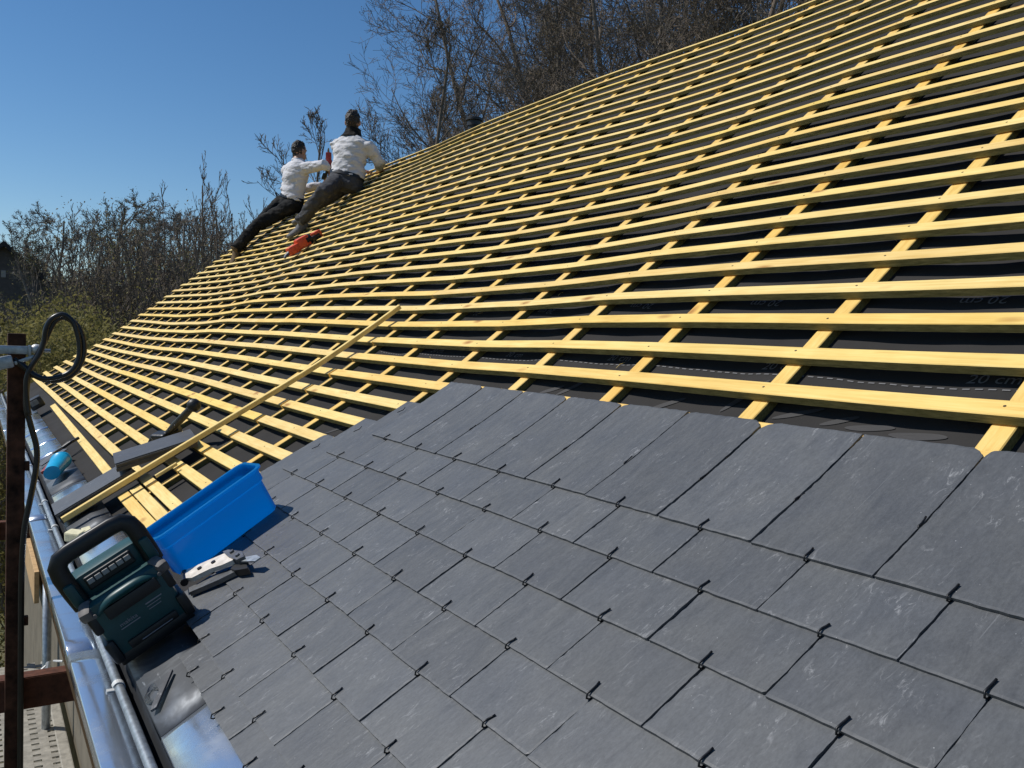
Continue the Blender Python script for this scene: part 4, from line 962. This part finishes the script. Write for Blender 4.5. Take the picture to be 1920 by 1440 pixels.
# ------------------------------------------------------------------ neighbouring house
nb = empty('neighbour_house', 'dark roughcast gable end of a neighbouring house beyond the shrub', 'house', Matrix.Translation((0.44, 28, -4)))
b = MB(); b.prism([(-4.3, 0), (4.3, 0), (4.3, 3.05), (0, 7.0), (-4.3, 3.05)], 0, 9, lambda x, z, y: (x, y, z)); b.build('gable_wall', M['gable'], nb)
for sg in (-1, 1):
    b = MB(); b.prism([(0, 7.0), (0, 7.16), (sg * 4.7, 2.84), (sg * 4.7, 2.68)], -0.25, 9.2, lambda x, z, y: (x, y, z)); b.build('roof', M['roof_dark'], nb)
b = MB(); b.prism([(-0.06, 6.1), (0.06, 6.1), (0.06, 6.3), (-0.06, 6.3)], -0.02, 0.01, lambda x, z, y: (x, y, z)); b.build('vent', M['button'], nb)

# ------------------------------------------------------------------ trees
def tree_mesh(seed, H, r0, start=0.25, ang=(0.5, 1.0), ratio=(0.45, 0.7), counts=(10, 7, 6, 4), upv=0.12, wander=0.16, rmin=0.004, multi=1, lean=(0, 0), r0f=None, tw=0.5):
    rg = random.Random(seed); V = []; F = []; tips = []
    sides = (8, 6, 4, 3, 3)
    def rv(): return Vector((rg.gauss(0, 1), rg.gauss(0, 1), rg.gauss(0, 1)))
    def grow(p, d, L, r, lev):
        n = (9, 7, 5, 4, 3)[lev]; pts = [p]; ds = [d]; rs = [r]
        for i in range(n):
            d = (d + rv() * wander * (tw if lev == 0 else 1) + Vector((0, 0, upv * (0.4 if lev == 0 else 1)))).normalized()
            p = p + d * (L / n); pts.append(p); ds.append(d); rs.append(max(rmin, r * (1 - (0.82 if lev == 0 else 0.75) * (i + 1) / n)))
        s = sides[lev]; o = len(V); prev = None
        for q, dd, rr in zip(pts, ds, rs):
            a = Vector((0, 0, 1)) if abs(dd.z) < 0.9 else Vector((1, 0, 0))
            x = dd.cross(a).normalized() if prev is None else (prev - dd * prev.dot(dd)).normalized(); prev = x; y = dd.cross(x)
            for k in range(s):
                t = 2 * math.pi * k / s; V.append(q + x * (rr * math.cos(t)) + y * (rr * math.sin(t)))
        for i in range(n):
            for k in range(s): F.append((o + i * s + k, o + i * s + (k + 1) % s, o + (i + 1) * s + (k + 1) % s, o + (i + 1) * s + k))
        if lev >= len(counts): tips.append(pts[-1]); return
        c = counts[lev]
        for j in range(c):
            st = start if lev == 0 else 0.22
            t = st + (1 - st) * (j + rg.random()) / c; t = min(t, 0.99); i = int(t * n); fr = t * n - i
            q = pts[i].lerp(pts[i + 1], fr); dd = ds[min(i + 1, n)]
            ax = dd.cross(rv()).normalized(); an = rg.uniform(*ang)
            nd = (dd * math.cos(an) + ax * math.sin(an)).normalized()
            LL = L * rg.uniform(*(r0f if (lev == 0 and r0f) else ratio)) * (1.0 - 0.72 * t if lev == 0 else 1.0 - 0.35 * t)
            grow(q, nd, LL, max(rmin, (rs[i] * (1 - fr) + rs[i + 1] * fr) * rg.uniform(0.42, 0.62)), lev + 1)
    for k in range(multi):
        a = rg.uniform(0, 6.28); sp_a = 0.0 if multi == 1 else rg.uniform(0.12, 0.42)
        grow(Vector((0.25 * math.cos(a) * (multi > 1), 0.25 * math.sin(a) * (multi > 1), 0)), Vector((math.cos(a) * sp_a + lean[0], math.sin(a) * sp_a + lean[1], 1)).normalized(), H * (1 if multi == 1 else rg.uniform(.7, 1)), r0, 0)
    return V, F, tips
def leaf_cloud(pts, n, spread, size, seed):
    rg = random.Random(seed); V = []; F = []
    for i in range(n):
        c = Vector(rg.choice(pts)) + Vector((rg.gauss(0, spread), rg.gauss(0, spread), rg.gauss(0, spread)))
        a = Vector((rg.gauss(0, 1), rg.gauss(0, 1), rg.gauss(0, 1))).normalized(); b_ = a.cross(Vector((rg.gauss(0, 1), rg.gauss(0, 1), rg.gauss(0, 1)))).normalized(); s = size * rg.uniform(.6, 1.3); o = len(V)
        V += [c - a * s, c + b_ * s * .5, c + a * s, c - b_ * s * .5]; F.append((o, o + 1, o + 2, o + 3))
    return V, F
GZ = -4.0; CX, CY = -0.3253, -1.4817
def place(az, D): return (CX + D * math.sin(math.radians(az)), CY + D * math.cos(math.radians(az)), GZ)
def tree(name, label, az, D, mesh, bark, group=None, rz=0.0, sc=1.0, leaves=None, lm=None, cat='tree', sxy=1.0):
    e = empty(name, label, cat, Matrix.Translation(place(az, D)) @ Matrix.Rotation(rz, 4, 'Z') @ Matrix.Diagonal((sc * sxy, sc * sxy, sc, 1)), group)
    if isinstance(mesh, bpy.types.Mesh): link(bpy.data.objects.new('trunk_and_branches', mesh), e)
    else: mobj('trunk_and_branches', mesh[0], mesh[1], bark, e)
    if leaves is not None:
        if isinstance(leaves, bpy.types.Mesh): link(bpy.data.objects.new('foliage', leaves), e)
        else: mobj('foliage', leaves[0], leaves[1], lm, e)
    return e
def tmesh(vf, m):
    me = bpy.data.meshes.new('tree'); me.from_pydata([tuple(v) for v in vf[0]], [], vf[1]); me.materials.append(m); return me
# the two tall trees beyond the ridge
T1 = tree_mesh(15, 12.5, 0.13, 0.18, (0.45, 0.95), (0.42, 0.68), (15, 9, 7, 5), 0.10, 0.115, 0.0050, 3, (-0.12, 0.04), (0.24, 0.42), 0.8)
tree('tall_tree', 'tall bare tree with budding twigs rising behind the black vent pipe', 28.6, 21, T1, M['bark'], None, 0.6, 1, leaf_cloud(T1[2], 5200, 0.04, 0.018, 3), M['leaf_bud'])
T2 = tree_mesh(23, 15.0, 0.18, 0.20, (0.45, 0.95), (0.42, 0.68), (15, 9, 7, 5), 0.10, 0.115, 0.0050, 1, (-0.04, 0.02), (0.30, 0.50))
tree('tall_tree', 'tall bare tree with steep limbs right of the vent pipe', 32.3, 23, T2, M['bark'], None, 2.2, 1, leaf_cloud(T2[2], 4200, 0.04, 0.018, 5), M['leaf_bud'])
# the wood on the right
TW0 = [(tree_mesh(s, 19, 0.24, 0.14, (0.45, 1.15), (0.40, 0.64), (16, 9, 7, 6), 0.07, 0.125, 0.0080, 1, (0, 0), (0.32, 0.55)), m) for s, m in ((31, M['bark_red']), (37, M['bark']), (41, M['bark_grey']))]
TW = [tmesh(t, m) for t, m in TW0]; LW = [tmesh(leaf_cloud(t[2], 9000, 0.16, 0.026, 60 + i), M['leaf_bud']) for i, (t, m) in enumerate(TW0)]
wood = [(35.5, 30, 0, 0.3, .95), (38.5, 27, 1, 1.2, .9), (41.5, 33, 2, 2.0, 1.0), (44.0, 26, 0, 3.1, .9), (47.0, 31, 1, 4.0, 1.05), (50.0, 27, 2, 5.0, .95), (37.0, 38, 2, 5.5, 1.1), (40.0, 40, 0, 0.9, 1.1), (43.0, 40, 1, 1.9, 1.15), (46.0, 42, 2, 2.9, 1.15), (36.5, 34, 1, 2.2, 1.0), (39.4, 35, 0, 4.7, 1.05), (42.3, 29, 1, 5.7, .95), (45.4, 36, 2, 0.6, 1.1), (33.6, 33, 2, 1.7, .9), (48.5, 34, 0, 2.6, 1.1), (34.0, 40, 1, 3.5, 1.0), (49.5, 40, 0, 4.4, 1.2), (53.5, 30, 1, 0.1, 1.0)]
for i, (az, D, k, rz, sc_) in enumerate(wood):
    tree('woodland_tree', 'bare brown tree in the dense wood beyond the ridge, right of the tall trees', az, D, TW[k], None, 'trees of the wood beyond the ridge', rz, sc_, LW[k])
# upright poplar-like saplings left of the workers
TP = [tree_mesh(s, 8.3, 0.080, 0.25, (0.35, 0.7), (0.30, 0.52), (17, 6, 4), 0.17, 0.08, 0.0055, 1, (0, 0), (0.22, 0.40), 0.12) for s in (51, 57, 58)]
tp = [tmesh(t, M['bark_red']) for t in TP]
tree('poplar', 'tallest slim bare tree with upright branches left of the workers', 12.8, 20, tp[0], None, None, 0.4, 0.95)
saps = [(9.4, 20, 1, 1.0, .79), (10.2, 21, 2, 2.0, .87), (10.9, 19, 1, 3.0, .79), (11.7, 22, 2, 4.0, .90), (13.6, 20, 1, 5.0, .89), (14.2, 21, 2, 1.5, .90), (15.0, 23, 1, 2.5, .92), (8.6, 22, 2, 0.5, .77), (15.8, 21, 2, 0.5, .86), (16.5, 23, 1, 3.5, .88)]
for az, D, k, rz, sc_ in saps:
    tree('bare_sapling', 'slim bare sapling with upright shoots beside the tallest slim tree', az, D, tp[k], None, 'upright saplings left of the workers', rz, sc_)
T3 = tree_mesh(61, 9.6, 0.11, 0.22, (0.4, 0.85), (0.40, 0.64), (13, 7, 5, 4), 0.08, 0.14, 0.0055, 1, (0, 0), (0.30, 0.46))
tree('bare_tree', 'thin spreading bare tree directly behind the left worker', 18.0, 22, T3, M['bark'], None, 0.9, 0.98)
tree('bare_tree', 'low dark bare tree between the right worker and the tall trees', 23.2, 26, tmesh(T3, M['bark_grey']), None, None, 2.6, 0.90)
# rounded trees on the left
T4 = [tree_mesh(s, 8.6, 0.15, 0.12, (0.4, 1.0), (0.40, 0.64), (13, 8, 7, 5), 0.02, 0.15, 0.0070, 3, (0, 0), (0.34, 0.56)) for s in (71, 73)]
t4 = [tmesh(t, M['bark_grey']) for t in T4]
l4 = tmesh(leaf_cloud(T4[0][2], 22000, 0.045, 0.013, 8), M['leaf_green']); l5 = tmesh(leaf_cloud(T4[1][2], 18000, 0.045, 0.012, 9), M['leaf_bud'])
tree('round_tree', 'round crowned tree just greening at its top, middle of the left treeline', 7.9, 27, t4[0], None, None, 0.3, 1.03, l4)
tree('round_tree', 'twiggy grey tree left of the greening tree in the treeline', 6.4, 37, t4[1], None, None, 1.3, 1.02, l5)
tree('round_tree', 'lower tree at the left end of the treeline by the gable', 4.0, 41, t4[0], None, None, 2.3, 0.90, l5)
tree('round_tree', 'twiggy tree right of the greening tree, behind the saplings', 10.2, 29, t4[1], None, None, 3.3, 1.02, l5)
tree('round_tree', 'small tree partly hidden by the gable apex', 1.9, 46, t4[1], None, None, 4.3, 0.92, l5)
tree('round_tree', 'low twiggy tree behind the poplar trunk', 13.0, 30, t4[0], None, None, 5.3, 0.86, l5)
tree('round_tree', 'low twiggy tree behind the left worker\'s legs', 16.0, 32, t4[1], None, None, 0.9, 0.86, l5)
for az, D, k, rz, sc_, lab in ((3.4, 45, 0, 0.7, 1.1, 'hazy grey tree rising just right of the gable apex'), (7.6, 34, 1, 2.9, 1.08, 'dense twiggy tree between the greening tree and the grey tree'), (9.0, 34, 0, 4.1, 1.12, 'dense twiggy tree just right of the greening tree'), (11.6, 34, 1, 5.1, 1.10, 'dense twiggy tree behind the poplar shoots'), (5.2, 39, 1, 0.4, 1.1, 'leaning twiggy tree halfway between gable and greening tree'), (8.8, 25, 1, 1.9, .78, 'bushy twiggy tree in front of the greening tree'), (9.6, 25, 0, 2.7, .86, 'bushy twiggy tree in front of the leftmost saplings'), (11.3, 26, 1, 3.6, .88, 'bushy twiggy tree in front of the middle saplings'), (13.6, 27, 0, 1.1, .86, 'bushy twiggy tree just right of the poplar')):
    tree('round_tree', lab, az, D, t4[k], None, None, rz, sc_, l5 if k else l4)
# brush and shrubs in front of them
T5 = [tree_mesh(s, 5.6, 0.035, 0.1, (0.25, 0.7), (0.35, 0.6), (9, 6, 4), 0.15, 0.13, 0.005, 16) for s in (81, 83)]
t5 = [tmesh(t, M['bark']) for t in T5]; lb5 = [tmesh(leaf_cloud(T5[i][2], 6500, 0.10, 0.022, 12 + i), m) for i, m in ((0, M['leaf_olive']), (1, M['leaf_bud']))]
brush = [(6.6, 17.0, 0, 0.4, 0.98, 0, 'dark brush clump right of the olive shrub, lowest'), (8.6, 17.5, 1, 1.4, 1.10, 1, 'dark twiggy brush clump below the greening tree'), (10.6, 17.0, 0, 2.4, 1.12, 0, 'dark brush clump below the saplings beside the roof verge'), (12.6, 18.0, 1, 3.4, 1.12, 1, 'dark brush clump at the foot of the poplar'), (14.8, 19.0, 0, 4.4, 1.12, 0, 'dark brush clump at the boots of the left worker'), (7.6, 21.5, 1, 5.4, 1.25, 1, 'tall brush clump behind the olive shrub'), (10.0, 22.0, 0, 0.1, 1.30, 1, 'tall brush clump behind the saplings'), (6.0, 36.0, 0, 1.9, 1.25, 0, 'tall brush clump right of the gable')]
for az, D, k, rz, sc_, li, lab in brush:
    tree('brush_clump', lab, az, D, t5[k], None, 'brush clumps along the verge', rz, sc_, lb5[li], None, 'bush')
def shrub_mesh(seed, n, rad):
    rg = random.Random(seed); V = []; F = []
    for i in range(n):
        while True:
            p = Vector((rg.uniform(-1, 1), rg.uniform(-1, 1), rg.uniform(-1, 1)))
            if p.length < 1: break
        p = p.normalized() * (0.55 + 0.45 * p.length ** 0.5) * (1 + 0.16 * noise.noise(p * 3 + Vector((seed, 0, 0))) + 0.22 * max(0, noise.noise(p * 9)))
        c = Vector((p.x * rad[0], p.y * rad[1], p.z * rad[2])); a = Vector((rg.gauss(0, 1), rg.gauss(0, 1), rg.gauss(0, 1.3))).normalized(); b_ = a.cross(Vector((rg.gauss(0, 1), rg.gauss(0, 1), rg.gauss(0, 1)))).normalized(); s = rg.uniform(.018, .042); o = len(V)
        V += [c - a * s, c + b_ * s * .5, c + a * s, c - b_ * s * .5]; F.append((o, o + 1, o + 2, o + 3))
    return V, F
T6 = tree_mesh(91, 4.3, 0.030, 0.1, (0.25, 0.8), (0.35, 0.6), (10, 7, 4), 0.12, 0.14, 0.004, 18); t6 = tmesh(T6, M['bark_grey'])
for az, D, rz, sc_, rad, sd, lab in ((2.2, 12.5, 0.2, 0.98, (1.5, 1.4, 2.4), 1, 'large olive green spring shrub below the dark gable, at the picture edge'), (6.6, 13.5, 1.4, 0.97, (1.5, 1.5, 2.4), 2, 'large olive green spring shrub touching the roof verge'), (4.4, 15.0, 2.4, 1.0, (1.5, 1.5, 2.5), 3, 'olive green spring shrub between the two larger shrubs')):
    s_ = shrub_mesh(sd, 26000, rad); s_ = ([v + Vector((0, 0, 2.45)) for v in s_[0]], s_[1])
    tree('spring_shrub', lab, az, D, t6, None, 'olive shrubs left of the roof', rz, sc_, s_, M['leaf_olive'], 'shrub')
bpy.context.view_layer.update()
